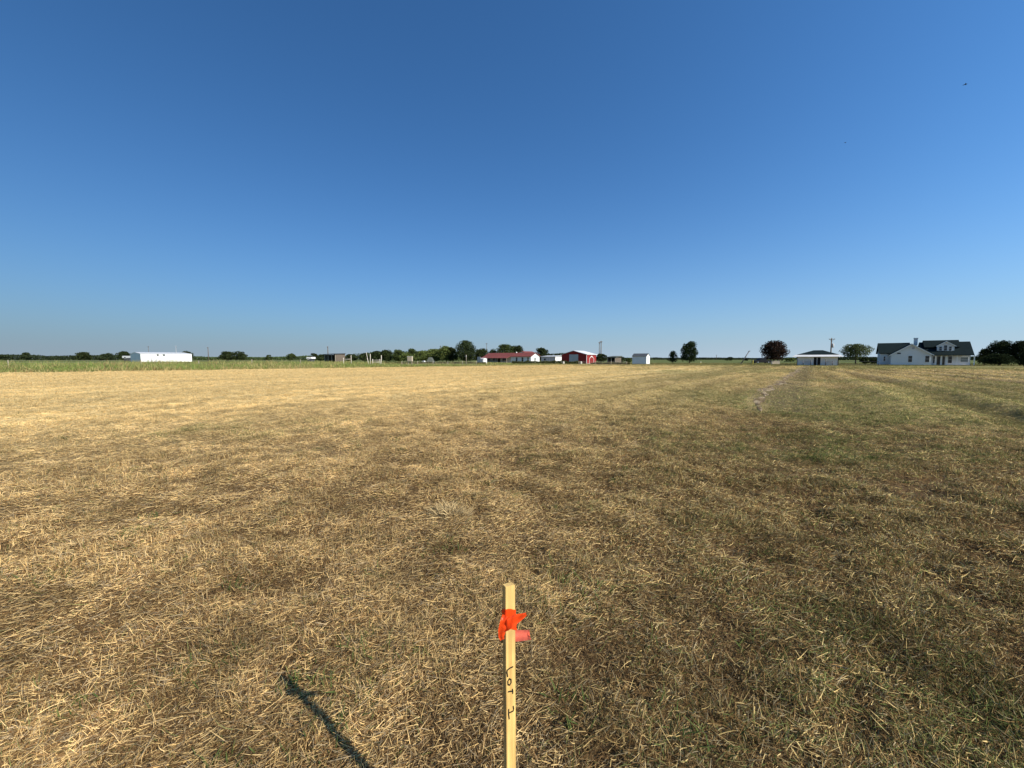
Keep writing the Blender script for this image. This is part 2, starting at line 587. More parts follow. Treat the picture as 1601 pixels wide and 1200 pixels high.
def grass_zone(name, r0, r1, segs, label, frac=1.0, kind_share=.38):
    ha = lambda r: np.where(r < 3, R(76), R(61))
    g = np.linspace(r0, r1, 3000)
    n = int(np.trapz(dens(g) * g * 2 * ha(g), g) * frac)
    X, Y = sample(n, r0, r1, ha, lambda r: dens(r) * ha(r))
    ns = int(n * kind_share)
    # the standing stubble grows in tufts
    nt_ = max(1, ns // 11)
    idx = rng.integers(0, nt_, ns)
    rr = np.hypot(X[:ns], Y[:ns])
    sg = .016 * (1 + rr[idx] / 14)
    X[:ns] = X[idx] + rng.normal(0, 1, ns) * sg
    Y[:ns] = Y[idx] + rng.normal(0, 1, ns) * sg
    kind = np.zeros(n, bool); kind[:ns] = True
    f = fields(X, Y)
    # thin spots, bare ground, outside the field
    keep = rng.random(n) < np.clip(.50 + 2.4 * (f['fine'] - .36) + .25 * (f['patch'] - .42) + .4 * f['far'], .32, 1)
    keep &= (f['beyond'] < 0.5)
    keep &= (f['track'] > .4 + 1.0 * rng.random(n)) | (rng.random(n) < .28)
    keep &= (f['rut'] > .3) | (rng.random(n) < .25)
    X, Y, kind = X[keep], Y[keep], kind[keep]
    f = {k: v[keep] for k, v in f.items()}
    n = len(X)
    r = np.hypot(X, Y)
    Z = height(X, Y, f)
    grow = 1 + r / 45
    u01 = rng.random(n)
    L = np.where(kind, .018 + .040 * u01 ** 1.6, .016 + .085 * u01 ** 3.0) * grow
    W = (.0010 + .0015 * rng.random(n)) * (1 + r / 5.0)
    base_az = rng.random(n) * 2 * math.pi
    # lying straw follows the mowing direction loosely
    al = rng.random(n) < .38 * (1 + .5 * sstep(0, 1, (X < 0).astype(float)))
    base_az = np.where(al & ~kind, R(62) + rng.normal(0, .38, n) + math.pi * (rng.random(n) < .5), base_az)
    swirl = rng.random(n) < .38
    sw = 2 * math.pi * 1.6 * fbm(X * .9, Y * .9, 2, 71) + rng.normal(0, .45, n)
    base_az = np.where(swirl & ~kind & ~al, sw, base_az)
    el = np.where(kind, R(40) + R(50) * rng.random(n), rng.normal(0, R(11), n) + R(3))
    bend = np.where(kind, rng.normal(.55, .6, n), rng.normal(0, .55, n))
    tall = .6 + .9 * sstep(.42, .62, fbm(X * 1.7, Y * 1.7, 3, 72)); L = np.where(kind, L * tall, L)
    tw = rng.normal(0, .7, n)
    P = np.stack([X, Y, Z + np.where(kind, -.006, .004 + .030 * rng.random(n) * grow)], 1)
    cl = blade_colors(X, Y, f, 'lie')
    c2 = blade_colors(X, Y, f, 'stand')
    cl[kind] = c2[kind]
    V, F, Cc = ribbon_blades(P, L, W, base_az, el, bend, tw, cl, segs)
    o = link(name, np_mesh(name, V, F, Cc, M['straw']))
    tag(o, label, 'grass', kind='stuff')
    return n


def litter():
    n = 620000
    ha = lambda r: np.where(r < 3, R(76), R(61))
    X, Y = sample(n, .45, 6.5, ha, lambda r: ha(r) / (1 + (r / 2.6) ** 2))
    f = fields(X, Y)
    r = np.hypot(X, Y)
    Z = height(X, Y, f)
    q = rng.random((n, 1))
    c = col(.085, .055, .028) * (1 - q) + col(.38, .255, .12) * q
    c *= .75 + .5 * rng.random((n, 1))
    P = np.stack([X, Y, Z + .001 + .012 * rng.random(n)], 1)
    V, F, Cc = ribbon_blades(P, (.006 + .018 * rng.random(n)) * (1 + r / 9), (.0012 + .0022 * rng.random(n)) * (1 + r / 6), rng.random(n) * 6.283,
                             rng.normal(.05, .45, n), rng.normal(0, .6, n), rng.normal(0, .9, n), c, 1)
    o = link('chaff', np_mesh('chaff', V, F, Cc, M['straw']))
    tag(o, 'fine broken chaff and crumbs of dry grass between the near stubble', 'chaff', kind='stuff')


GRASS_ON = True
if GRASS_ON:
    litter()
if GRASS_ON:
    nn = [grass_zone('mown_grass', .45, 7, 3, 'cut dry straw and stubble lying over the near ground around the stake'),
          grass_zone('mown_grass', 7, 24, 2, 'golden brown mown grass across the middle of the field'),
          grass_zone('mown_grass', 24, 105, 1, 'pale dry mown grass at the far side of the field')]
    print('blades', nn)


def free_blades(name, X, Y, L, W, colors, el, bend, segs, mat, label, cat, kind='stuff', z0=None):
    n = len(X)
    f = fields(X, Y)
    Z = height(X, Y, f) if z0 is None else z0
    P = np.stack([X, Y, Z - .01], 1)
    V, F, Cc = ribbon_blades(P, L, W, rng.random(n) * 6.283, el, bend, rng.normal(0, .8, n), colors, segs)
    o = link(name, np_mesh(name, V, F, Cc, mat))
    tag(o, label, cat, kind=kind)
    return o


# green leafy weeds scattered through the stubble near the camera
def near_weeds():
    spots = []
    for px, py in [(440, 1062), (548, 1018), (560, 1092), (1025, 1000), (935, 950), (700, 860), (180, 845), (410, 820), (640, 1035),
                   (330, 1040), (1130, 905), (1330, 760), (1240, 690), (60, 905), (880, 905), (740, 735), (1410, 880), (980, 735),
                   (580, 895), (1215, 1010), (1500, 985), (1340, 1090), (265, 880), (905, 1105), (1090, 1150), (470, 1075)]:
        y = ground_Y(py); spots.append((XY(px, y), y, .07 + .05 * rng.random()))
    for k in range(160):
        r = .8 + 11 * rng.random() ** .8; a = R(-58) + R(116) * rng.random() ** .75
        spots.append((r * math.sin(a), r * math.cos(a), .04 + .06 * rng.random()))
    X = []; Y = []; Lh = []
    for x, y, s in spots:
        k = 42
        X += list(x + rng.normal(0, s * .8, k)); Y += list(y + rng.normal(0, s * .8, k)); Lh += [s] * k
    X = np.array(X); Y = np.array(Y); Lh = np.array(Lh)
    n = len(X)
    gm = rng.random((n, 1))
    c = col(.065, .105, .032) * (1 - gm) + col(.16, .19, .06) * gm
    free_blades('green_weeds', X, Y, Lh * (.6 + .5 * rng.random(n)), (.004 + .005 * rng.random(n)), c, R(25) + R(60) * rng.random(n),
                rng.normal(.5, .4, n), 2, M['weed'], 'small green weed tufts coming up through the dry stubble', 'weeds')


near_weeds()


# tall weeds beyond the left edge of the mown field
def tall_weeds():
    n = 120000
    s = -95 + 190 * rng.random(n)              # metres along the edge
    d = .2 + 75 * rng.random(n) ** 1.5         # metres beyond it
    ex, ey = math.sin(EDGE_A), math.cos(EDGE_A)
    nx, ny = -math.cos(EDGE_A), math.sin(EDGE_A)
    wob = 1.4 * (fbm(s * .12, s * 0, 3, 5) - .5)
    X = EDGE_P[0] + ex * s + nx * (d + wob); Y = EDGE_P[1] + ey * s + ny * (d + wob)
    az = np.degrees(np.arctan2(X, Y))
    hgt = np.where(az < -25, 1.0, np.where(az < 12, .45, .18))
    hgt = np.interp(az, [-60, -30, -20, 0, 12, 20], [1.0, .95, .65, .45, .30, .12])
    cl = fbm(X * .10, Y * .10, 4, 90)
    cl2 = fbm(X * .35, Y * .35, 3, 95)
    hh = hgt * (.1 + 1.7 * np.clip(cl2 * .5 + cl * .5, 0, 1) ** 1.1) * (.55 + .5 * rng.random(n)) * (1 + .5 * np.clip(d / 60, 0, 1) * (az < -18)) * (.6 + .4 * sstep(0, 4, d))
    tan = col(.46, .37, .17); grn = col(.205, .265, .070); dk = col(.14, .165, .055); rd = col(.32, .19, .09)
    m = sstep(.48, .62, .5 * cl2 + .5 * fbm(X * .05, Y * .16, 3, 97) + .12 * rng.normal(0, 1, n) + .15 * np.exp(-d / 3) - .02)
    c = lerp(np.tile(grn, (n, 1)), np.tile(tan, (n, 1)), m * .85)
    isr = (rng.random(n) < .25 * sstep(.5, .65, fbm(X * .07, Y * .07, 3, 15)) + .12 * np.exp(-d / 4)); c[isr] = rd
    isd = rng.random(n) < .2; c[isd] = dk
    c *= (.75 + .5 * rng.random((n, 1)))
    keep = (az > -63) & (az < 20) & (Y > 5) & (rng.random(n) < np.interp(az, [-63, 4, 14, 20], [1, 1, .4, .1]))
    # keep building yards open
    X, Y, hh, c = X[keep], Y[keep], hh[keep], c[keep]
    n = len(X)
    free_blades('tall_weeds', X, Y, hh, .03 + .05 * rng.random(n), c, R(35) + R(55) * rng.random(n), rng.normal(.5, .5, n), 2,
                M['weed'], 'tall green and tan weeds growing beyond the edge of the mown field', 'weeds')


tall_weeds()


# short lawn fringe at the far right in front of the buildings
def lawn():
    n = 60000
    az = R(9) + R(52) * rng.random(n)
    Yv = 84 + 60 * rng.random(n) ** 1.3
    X = Yv * np.tan(az); Y = Yv
    c = np.tile(col(.145, .150, .050), (n, 1)) * (.7 + .6 * rng.random((n, 1)))
    t = rng.random(n) < .3; c[t] = col(.33, .26, .12)
    free_blades('green_lawn', X, Y, .08 + .10 * rng.random(n), .05 + .05 * rng.random(n), c, R(50) + R(40) * rng.random(n), rng.normal(.2, .3, n), 1,
                M['weed'], 'short green and tan grass in front of the houses at right', 'grass')


lawn()


# small heap of raked hay in mid field
def hay_clump(px, py, rad, hgt, label):
    y = ground_Y(py); x = XY(px, y)
    n = 2600
    a = rng.random(n) * 6.283; q = rng.random(n) ** .6
    X = x + np.cos(a) * q * rad; Y = y + np.sin(a) * q * rad * .7
    f = fields(X, Y)
    Z = height(X, Y, f) + hgt * (1 - q ** 2) * rng.random(n)
    c = np.tile(col(.50, .38, .20), (n, 1)) * (.5 + .8 * rng.random((n, 1)))
    P = np.stack([X, Y, Z], 1)
    V, F, Cc = ribbon_blades(P, .06 + .12 * rng.random(n), .006 + .004 * rng.random(n), rng.random(n) * 6.283, rng.normal(.1, .35, n),
                             rng.normal(.3, .5, n), rng.normal(0, .8, n), c, 3)
    o = link('hay_clump', np_mesh('hay_clump', V, F, Cc, M['straw']))
    tag(o, label, 'hay', 'loose heaps of cut hay')


hay_clump(873, 676, .30, .09, 'small loose heap of dry hay alone in the middle of the field')
hay_clump(700, 808, .17, .05, 'low pale wisp of cut hay lying left of centre in the stubble')


# ------------------------------------------------------------------ dirt track
def dirt_track():
    pts = [Vector((x, y, 0)) for x, y in TRACK]
    # resample
    P = []
    for a, b in zip(pts[:-1], pts[1:]):
        k = max(2, int((b - a).length / .25))
        for i in range(k):
            P.append(a.lerp(b, i / k))
    P.append(pts[-1])
    n = len(P); m = 9
    X = np.zeros((n, m)); Y = np.zeros((n, m))
    for i, p in enumerate(P):
        d = (P[min(n - 1, i + 1)] - P[max(0, i - 1)]).normalized()
        s = Vector((d.y, -d.x, 0))
        w = (.20 + .12 * math.sin(i * .21) + .10 * math.sin(i * .53 + 1)) * min(1, i / 30 + .10)
        wob = .14 * math.sin(i * .11) + .08 * math.sin(i * .29 + 2)
        for j in range(m):
            q = p + s * (w * (j / (m - 1) * 2 - 1) + wob)
            X[i, j] = q.x; Y[i, j] = q.y
    Xf, Yf = X.ravel(), Y.ravel()
    Z = height(Xf, Yf) + .012 + .045 * (fbm(Xf * 5, Yf * 5, 3, 8) - .35) * (np.tile(1 - abs(np.linspace(-1, 1, m)) ** 2, n))
    V = np.stack([Xf, Yf, Z], 1)
    i = np.arange(n - 1)[:, None]; j = np.arange(m - 1)[None, :]
    a = i * m + j
    F = np.stack([a, a + 1, a + m + 1, a + m], -1).reshape(-1, 4)
    nz = fbm(Xf * 6, Yf * 6, 3, 9)
    c = lerp(np.tile(col(.17, .12, .075), (len(Xf), 1)), np.tile(col(.44, .35, .23), (len(Xf), 1)), sstep(.46, .60, nz))
    o = link('dirt_track', np_mesh('dirt_track', V, F, c * .8, M['ground'], True))
    tag(o, kind='structure')
    return o


dirt_track()


# ------------------------------------------------------------------ trees
def make_tree(name, label, px, Y, wpx, ytop, ybot=None, tone=(.045, .062, .022), shape='round', cat='tree', group=None, seed=1,
              trunk_w=None, lean=0, dens_k=1.0, depth=None, accent=None):
    rg = np.random.default_rng(seed)
    X = XY(px, Y)
    W = wpx / K * Y * 1.14
    # pixel widths off to the side are stretched: keep the crown as wide as it shows
    az = math.atan2(X, Y)
    W = W * math.cos(az)
    H = ZZ(ytop, Y)
    zb = ZZ(ybot, Y) if ybot else H * .12
    zb = max(.02, min(zb, H * .6))
    root = empty(name, (X, Y, 0), rg.random() * 6.28 if False else 0)
    # crown in clumps
    hc = H - zb
    hpx = hc / Y * 385; wp = wpx * .64
    leaf = max(.10, 1.05 * Y / 385)
    N = int(min(22000, max(500, wp * hpx * 20 * dens_k)))
    nl = int(min(90, max(14, wp * hpx / 4)))
    D = depth or W
    cen = []; rad = []
    for k in range(nl):
        t = rg.random(); ph = rg.random() * 6.283
        if shape == 'oval':
            prof = max(.22, math.sqrt(max(0, 1 - (max(0, t - .25) / .80) ** 2))) * (1 if t > .12 else .85)
        elif shape == 'flat':
            prof = .45 + .55 * math.sin(math.pi * (.25 + .6 * t))
        elif shape == 'dome':
            prof = math.sqrt(max(0, 1 - (t * .95) ** 2))
        elif shape == 'spread':
            prof = .55 + .45 * math.sin(math.pi * t)
            t = t ** .7
        elif shape == 'cone':
            prof = (1 - t) * .9 + .15
        else:
            prof = math.sin(math.pi * (.12 + .8 * t)) ** .75
        q = math.sqrt(rg.random())
        cr = (.13 + .19 * rg.random())
        x = math.cos(ph) * q * prof * W * .5 * (1 - cr * .7)
        y = math.sin(ph) * q * prof * D * .5 * (1 - cr * .7)
        z = zb + hc * (t * .84 + .08)
        cen.append((x, y, z)); rad.append((cr * W * .62, cr * D * .62, cr * hc * (.75 if shape in ('spread', 'flat') else .62)))
    cen = np.array(cen); rad = np.array(rad)
    # keep inside the outline
    cen[:, 2] = np.minimum(cen[:, 2], H - rad[:, 2] * .8)
    wgt = rad.prod(1) ** .66; wgt /= wgt.sum()
    ids = rg.choice(nl, N, p=wgt)
    d = rg.normal(0, 1, (N, 3)); d /= np.linalg.norm(d, axis=1)[:, None]
    q = (.55 + .5 * rg.random(N) ** .6)
    P = cen[ids] + d * rad[ids] * q[:, None]
    # inner leaves fill the body of the crown
    m_ = rg.random(N) < .24 * min(1, dens_k)
    tt = rg.random(N); pf = np.sin(math.pi * np.clip(.15 + .75 * tt, 0, 1)) ** .6
    ph = rg.random(N) * 6.283; qq = np.sqrt(rg.random(N)) * .76 * pf
    P[m_] = np.stack([np.cos(ph) * qq * W * .5, np.sin(ph) * qq * D * .5, zb + hc * (.04 + .88 * tt)], 1)[m_]
    P[:, 2] = np.clip(P[:, 2], .05 if shape == 'dome' else zb * .5, H + .1)
    # leaf clump quads
    a = rg.normal(0, 1, (N, 3)); a /= np.linalg.norm(a, axis=1)[:, None]
    b = np.cross(a, rg.normal(0, 1, (N, 3))); b /= np.linalg.norm(b, axis=1)[:, None]
    s = leaf * (.45 + .6 * rg.random(N))[:, None]
    a = a * s * .6; b = b * s * .5
    V = np.stack([P - a - b * .3, P + b * .8 - a * .1, P + a + b * .2, P - b * .8 + a * .2], 1).reshape(-1, 3)
    F = np.arange(N * 4).reshape(-1, 4)
    tone = np.array(tone)
    clump = (.72 + .6 * rg.random(nl))[ids]
    c = tone[None, :] * clump[:, None] * (.7 + .6 * rg.random((N, 1)))
    yl = rg.random(N) < .12
    c[yl] *= np.array([1.5, 1.35, .9])
    if accent is not None:
        ac = rg.random(N) < .55
        c[ac] = np.array(accent) * (.6 + .8 * rg.random((ac.sum(), 1)))
    cr = link('crown', np_mesh('crown', V, F, np.repeat(c, 4, 0), M['leaf']), root)
    # trunk with limbs reaching into the crown
    tw = trunk_w or max(.10, H * .028)
    mb = MB()
    ztop = zb + hc * .55
    p0 = (0, 0, -.1); p1 = (lean * .3, .03, zb * .6 + .1); p2 = (lean, 0, ztop)
    mb.tube([p0, p1, p2], [tw * 1.25, tw * .9, tw * .35], 8)
    order = np.argsort(-wgt)[:min(7, nl)]
    for k in order:
        c0 = cen[k]
        st = Vector(p1).lerp(Vector(p2), .15 + .5 * rg.random())
        md = st.lerp(Vector(c0), .5) + Vector((0, 0, .06 * H))
        mb.tube([st, md, Vector(c0)], [tw * .5, tw * .32, tw * .12], 6)
    mb.build('trunk', M['bark'], root, True)
    tag(root, label, cat, group)
    return root


G1 = 'trees along the left horizon'
G2 = 'trees behind the farm buildings'
G3 = 'trees around the houses at right'
DK = (.034, .046, .020); MID = (.058, .078, .028); LT = (.105, .135, .045); BL = (.036, .050, .026)
trees = [
    # label, px, Y, w, ytop, ybot, tone, shape, group, category
    ('low flat dark tree at the very left end of the horizon', 8, 340, 26, 554, None, BL, 'flat', G1),
    ('small round dark tree second from the left end of the horizon', 41, 330, 20, 551, None, BL, 'dome', G1),
    ('broad domed dark tree left of the long white shed, standing clear above the weeds', 131, 300, 29, 550, None, DK, 'dome', G1),
    ('low flat topped tree between the broad domed tree and the long white shed', 166, 320, 25, 552, None, BL, 'flat', G1),
    ('dark tree touching the left end of the long white shed', 194, 262, 26, 549, None, DK, 'dome', G1),
    ('dark tree rising behind the right end of the long white shed', 291, 262, 24, 548.5, None, BL, 'round', G1),
    ('wide dark two lobed tree right of the thin pole beside the long shed', 355, 250, 26, 549.5, None, DK, 'dome', G1),
    ('dark rounded tree joined to the right side of the wide two lobed tree', 374, 252, 24, 548.5, None, DK, 'round', G1),
    ('tiny round tree standing alone over the hedge right of the two lobed tree', 420, 290, 11, 554, None, MID, 'dome', G1),
    ('small spiky tree between the hedge and the white trailer', 454, 260, 17, 552.5, None, MID, 'round', G1),
    ('small dark tree left of the weathered open shed', 492, 230, 17, 552, None, DK, 'dome', G1),
    ('low dark tree touching the left side of the weathered open shed', 504, 232, 14, 553, None, DK, 'dome', G1),
    ('low rounded bush right of the weathered open shed', 530, 225, 17, 555.5, None, MID, 'dome', G1),
    ('dark tree left of the pale corral posts', 549, 220, 20, 553, None, DK, 'dome', G2),
    ('dark tree right behind the leaning corral post', 570, 215, 22, 551.5, None, DK, 'dome', G2),
    ('dark green tree behind the corral gate', 588, 205, 24, 548.5, None, DK, 'round', G2),
    ('dark tree next right of the corral gate', 604, 205, 24, 547, None, DK, 'round', G2),
    ('tall dark tree behind and left of the grey box on posts', 622, 200, 20, 546.5, None, MID, 'round', G2),
    ('light green scrubby tree above the grey box on posts', 636, 190, 24, 551, None, LT, 'dome', G2),
    ('darker peaked tree just right of the grey box on posts', 645, 198, 20, 545, None, MID, 'round', G2),
    ('bright green scrub tree behind the small white car', 661, 185, 30, 548, None, LT, 'dome', G2),
    ('bright green low tree above the grey tarpaulin', 680, 185, 32, 545.5, None, LT, 'dome', G2),
    ('yellow green pointed tree left of the tallest tree of the farm', 698, 180, 30, 541, None, LT, 'round', G2),
    ('dark tree squeezed between the pointed tree and the tallest tree of the farm', 708, 178, 17, 543, None, DK, 'dome', G2),
    ('tallest dark round tree of the farm, left of the red roofed house', 729, 172, 33, 532.5, None, (.040, .056, .026), 'round', G2),
    ('dark low tree between the tallest tree and the red roofed house', 753, 175, 28, 545, None, DK, 'dome', G2),
    ('small dark tree over the left end of the red roof', 771, 190, 18, 545.5, None, BL, 'dome', G2),
    ('full dark green tree behind the middle of the red roofed house, left of a twin', 792, 185, 33, 538, None, MID, 'round', G2),
    ('dark green tree behind the red roofed house, right of its taller twin', 809, 186, 24, 540, None, DK, 'round', G2),
    ('dark round tree behind the white gable of the red roofed house', 847, 185, 24, 543.5, None, DK, 'round', G2),
    ('dwarf dark tree over the left end of the long grey shed', 860, 200, 10, 553, None, DK, 'dome', G2),
    ('dwarf dark tree just left of the red barn', 872, 200, 13, 552.5, None, BL, 'dome', G2),
    ('dark bushy tree at the right side of the red barn under the twin poles', 940, 150, 20, 552.5, None, DK, 'dome', G2),
    ('low dark tree behind the right end of the open shed', 969, 150, 22, 557.5, None, BL, 'dome', G2),
    ('small low tree touching the left side of the white garden shed', 984, 170, 12, 560, None, MID, 'dome', G2),
    ('ragged small dark tree with spiky top left of the oval tree', 1052, 140, 19, 548.5, 566, DK, 'cone', G3),
    ('tall dense oval tree standing alone on the green lawn', 1078, 137, 26, 533.5, 564, (.028, .044, .020), 'oval', G3),
    ('flat low tree on the far horizon left of the leaning pole', 1141, 300, 14, 557.8, None, BL, 'dome', G3),
    ('tiny far tree just right of the leaning pole', 1166, 300, 5, 559, None, BL, 'dome', G3),
    ('round brown and purple leaved tree over the parked dark pickup', 1209, 150, 42, 532.5, 563, (.040, .028, .024), 'oval', G3),
    ('low green hedge tree between the brown tree and the stable', 1236, 180, 20, 559, None, LT, 'dome', G3),
    ('light spreading tree with flat layered crown between stable and white house', 1338, 125, 50, 538, 561, (.095, .115, .050), 'spread', G3),
    ('dark bush right under the spreading tree', 1352, 120, 18, 558, None, DK, 'dome', G3),
    ('dark bush close against the left wall of the white house', 1368, 112, 16, 559.5, None, DK, 'dome', G3),
    ('dark tree just right of the white house', 1540, 96, 26, 545, None, DK, 'dome', G3),
    ('big dark spreading tree right of the white house', 1564, 93, 46, 532, None, (.026, .036, .018), 'round', G3),
    ('dark tree crown cut by the right edge of the photo', 1596, 90, 38, 533, None, (.026, .036, .018), 'round', G3),
    ('dense dark shrub low at the right edge of the photo', 1603, 76, 22, 549, None, (.022, .032, .016), 'dome', G3),
    ('low dark bush filling the gap under the big spreading tree', 1562, 90, 60, 553, None, (.022, .032, .016), 'dome', G3),
]
for i, (lb, px, Y, w, yt, yb, tone, sh, g) in enumerate(trees):
    kw = {}
    if 'ragged' in lb: kw = dict(dens_k=.5)
    if 'brown and purple' in lb:
        kw = dict(accent=(.050, .030, .023))
    if 'spreading tree with flat' in lb:
        kw = dict(dens_k=.55)
    bush = 'bush' in lb or 'shrub' in lb
    make_tree('bush' if bush else 'tree', lb, px, Y, w, yt, yb, tone, sh, 'bush' if bush else 'tree', g, seed=100 + i, **kw)


# far hedgerows and woods that read as one band
def far_wood(px0, px1, Y, ytop, tone, label, seed, rag=.5):
    rg = np.random.default_rng(seed)
    X0, X1 = XY(px0, Y), XY(px1, Y)
    n = int(abs(px1 - px0) * 40)
    x = X0 + (X1 - X0) * rg.random(n)
    H = ZZ(ytop, Y)
    prof = H * (1 - rag + rag * 1.6 * fbm(x * .03 + seed, x * 0, 4, seed))
    z = prof * rg.random(n) ** .7
    P = np.stack([x, Y + rg.normal(0, 6, n), z], 1)
    leaf = .9 * Y / 385
    a = rg.normal(0, 1, (n, 3)); a /= np.linalg.norm(a, axis=1)[:, None]
    b = np.cross(a, rg.normal(0, 1, (n, 3))); b /= np.linalg.norm(b, axis=1)[:, None]
    s = leaf * (.5 + .7 * rg.random(n))[:, None]
    a *= s * .6; b *= s * .5
    V = np.stack([P - a, P + b, P + a, P - b], 1).reshape(-1, 3)
    c = np.array(tone) * (.6 + .8 * rg.random((n, 1)))
    o = link('far_wood', np_mesh('far_wood', V, np.arange(4 * n).reshape(-1, 4), np.repeat(c, 4, 0), M['leaf']))
    tag(o, label, 'far woods', kind='stuff')


far_wood(-60, 205, 420, 554.5, BL, 'thin dark line of far woods on the left horizon', 1)
far_wood(300, 560, 400, 556, (.07, .10, .04), 'low green far hedgerow behind the left field', 2)
far_wood(580, 722, 212, 547.0, (.065, .088, .030), 'continuous green scrub belt behind the corral and the grey box', 6)
far_wood(560, 900, 330, 553, DK, 'dark band of far woods behind the farm', 3)
far_wood(930, 1245, 620, 558.6, (.05, .065, .040), 'low blue green far woods between the garden shed and the stable', 4)
far_wood(1300, 1700, 420, 557.5, BL, 'dark far woods behind the houses at right', 5)


# ------------------------------------------------------------------ building frames
GRID = R(40)


class Fr:
    """local frame whose origin is the near corner; x runs to the right along the front, y inward"""
    def __init__(s, px, Y, ang=GRID):
        s.X = XY(px, Y); s.Y = Y; s.a = ang
        s.t = (math.cos(ang), -math.sin(ang)); s.n = (math.sin(ang), math.cos(ang))

    def w(s, x, y):
        return s.X + s.t[0] * x + s.n[0] * y, s.Y + s.t[1] * x + s.n[1] * y

    def sx(s, px, y=0.0):
        k = (px - 800.5) / K; X0, Y0 = s.w(0, y)
        return (k * Y0 - X0) / (s.t[0] - k * s.t[1])

    def sy(s, px, x=0.0):
        k = (px - 800.5) / K; X0, Y0 = s.w(x, 0)
        return (k * Y0 - X0) / (s.n[0] - k * s.n[1])

    def z(s, py, x=0.0, y=0.0):
        return ZZ(py, s.w(x, y)[1])

    def root(s, name):
        return empty(name, (s.X, s.Y, 0), -s.a)


def gable_walls(x0, x1, y0, y1, he, hr, axis):
    mb = MB()
    if axis == 'y':
        xm = (x0 + x1) / 2
        mb.prism([(x0, -.2), (x1, -.2), (x1, he), (xm, hr), (x0, he)], 'y', y0, y1)
    else:
        ym = (y0 + y1) / 2
        mb.prism([(y0, -.2), (y1, -.2), (y1, he), (ym, hr), (y0, he)], 'x', x0, x1)
    return mb


def gable_roof(x0, x1, y0, y1, he, hr, axis, over=.25, th=.12):
    mb = MB()
    def half(a0, m):
        sl = (hr - he) / (m - a0)
        o = -over if m > a0 else over
        return [(a0 + o, he + o * sl + .01), (m, hr + .01), (m, hr + th), (a0 + o, he + o * sl + th)]
    if axis == 'y':
        xm = (x0 + x1) / 2
        mb.prism(half(x0, xm), 'y', y0 - over, y1 + over); mb.prism(half(x1, xm), 'y', y0 - over, y1 + over)
    else:
        ym = (y0 + y1) / 2
        mb.prism(half(y0, ym), 'x', x0 - over, x1 + over); mb.prism(half(y1, ym), 'x', x0 - over, x1 + over)
    return mb


def window(parent, face, a0, a1, z0, z1, at, glass='glass', frame='white_trim', name='window', bars=True, fw=.06):
    """face 'f': in the plane y=at looking -y; face 's': plane x=at looking +x"""
    mb = MB(); pn = MB()
    def bx(m, u0, u1, w0, w1, d0, d1):
        if face == 'f': m.box(u0, u1, at - d1, at - d0, w0, w1)
        else: m.box(at + d0, at + d1, u0, u1, w0, w1)
    bx(mb, a0 - fw, a1 + fw, z1, z1 + fw, .003, .06); bx(mb, a0 - fw, a1 + fw, z0 - fw, z0, .003, .08)
    bx(mb, a0 - fw, a0, z0, z1, .003, .06); bx(mb, a1, a1 + fw, z0, z1, .003, .06)
    if bars:
        zm = (z0 + z1) / 2
        bx(mb, a0, a1, zm - .02, zm + .02, .028, .05)
    bx(pn, a0, a1, z0, z1, .004, .025)
    f = mb.build(name, M[frame], parent)
    pn.build('pane', M[glass], f)
    return f


def door(parent, face, a0, a1, z1, at, mat='dark', frame='white_trim', label=None):
    mb = MB(); fr = MB()
    def bx(m, u0, u1, w0, w1, d0, d1):
        if face == 'f': m.box(u0, u1, at - d1, at - d0, w0, w1)
        else: m.box(at + d0, at + d1, u0, u1, w0, w1)
    bx(mb, a0, a1, .02, z1, .004, .03)
    d = mb.build('door', M[mat], parent)
    if frame:
        bx(fr, a0 - .1, a0, 0, z1 + .1, .004, .06); bx(fr, a1, a1 + .1, 0, z1 + .1, .004, .06); bx(fr, a0, a1, z1, z1 + .1, .004, .06)
        fr.build('door_frame', M[frame], d)
    hb = MB(); bx(hb, a1 - .14, a1 - .08, .95, 1.1, .031, .08)
    hb.build('handle', M['steel'], d)
    if label: d['label'] = label
    return d


# ---- long white metal building at the left
def long_shed():
    F = Fr(220, 190)
    W = -F.sx(204); L = F.sy(300)
    he = F.z(552.6); hr = he + .9
    r = F.root('metal_shed')
    gable_walls(-W, 0, 0, L, he, hr, 'y').build('wall', M['white_metal_y'], r)
    gable_roof(-W, 0, 0, L, he, hr, 'y', .15, .08).build('roof', M['galv'], r)
    door(r, 'f', F.sx(210.3), F.sx(213.2), he * .93, 0, 'white_trim', None, 'tall white sliding door')
    for a, b in ((245.2, 248.6), (254.6, 258.4)):
        window(r, 's', F.sy(a), F.sy(b), F.z(556, 0, 6), F.z(553.6, 0, 6), 0, bars=False)
    door(r, 's', F.sy(236), F.sy(238), 2.1, 0, 'door_grey', 'white_trim')
    door(r, 's', F.sy(243), F.sy(245), 2.1, 0, 'door_grey', 'white_trim')
    mb = MB(); mb.box(-.05, .06, .0, L, he - .16, he - .03); mb.build('gutter', M['grey_wall'], r)
    tag(r, 'long low white metal shed with grey end wall standing in tall weeds at left', 'shed')
    # antenna mast on the roof
    F2 = Fr(276, 213)
    m = F2.root('antenna_mast')
    h = F2.z(540)
    MB().tube([(0, 0, 0), (0, 0, h)], [.16, .12], 8).build('pole', M['galvpipe'], m)
    a = MB(); a.tube([(-.9, 0, h - .3), (.9, 0, h - .3)], [.05, .05], 6)
    for k in range(5):
        x = -.8 + .4 * k; a.tube([(x, -.45, h - .3), (x, .45, h - .3)], [.03, .03], 5)
    a.build('antenna', M['galvpipe'], m)
    tag(m, 'thin grey antenna mast rising behind the long white shed', 'mast')


long_shed()


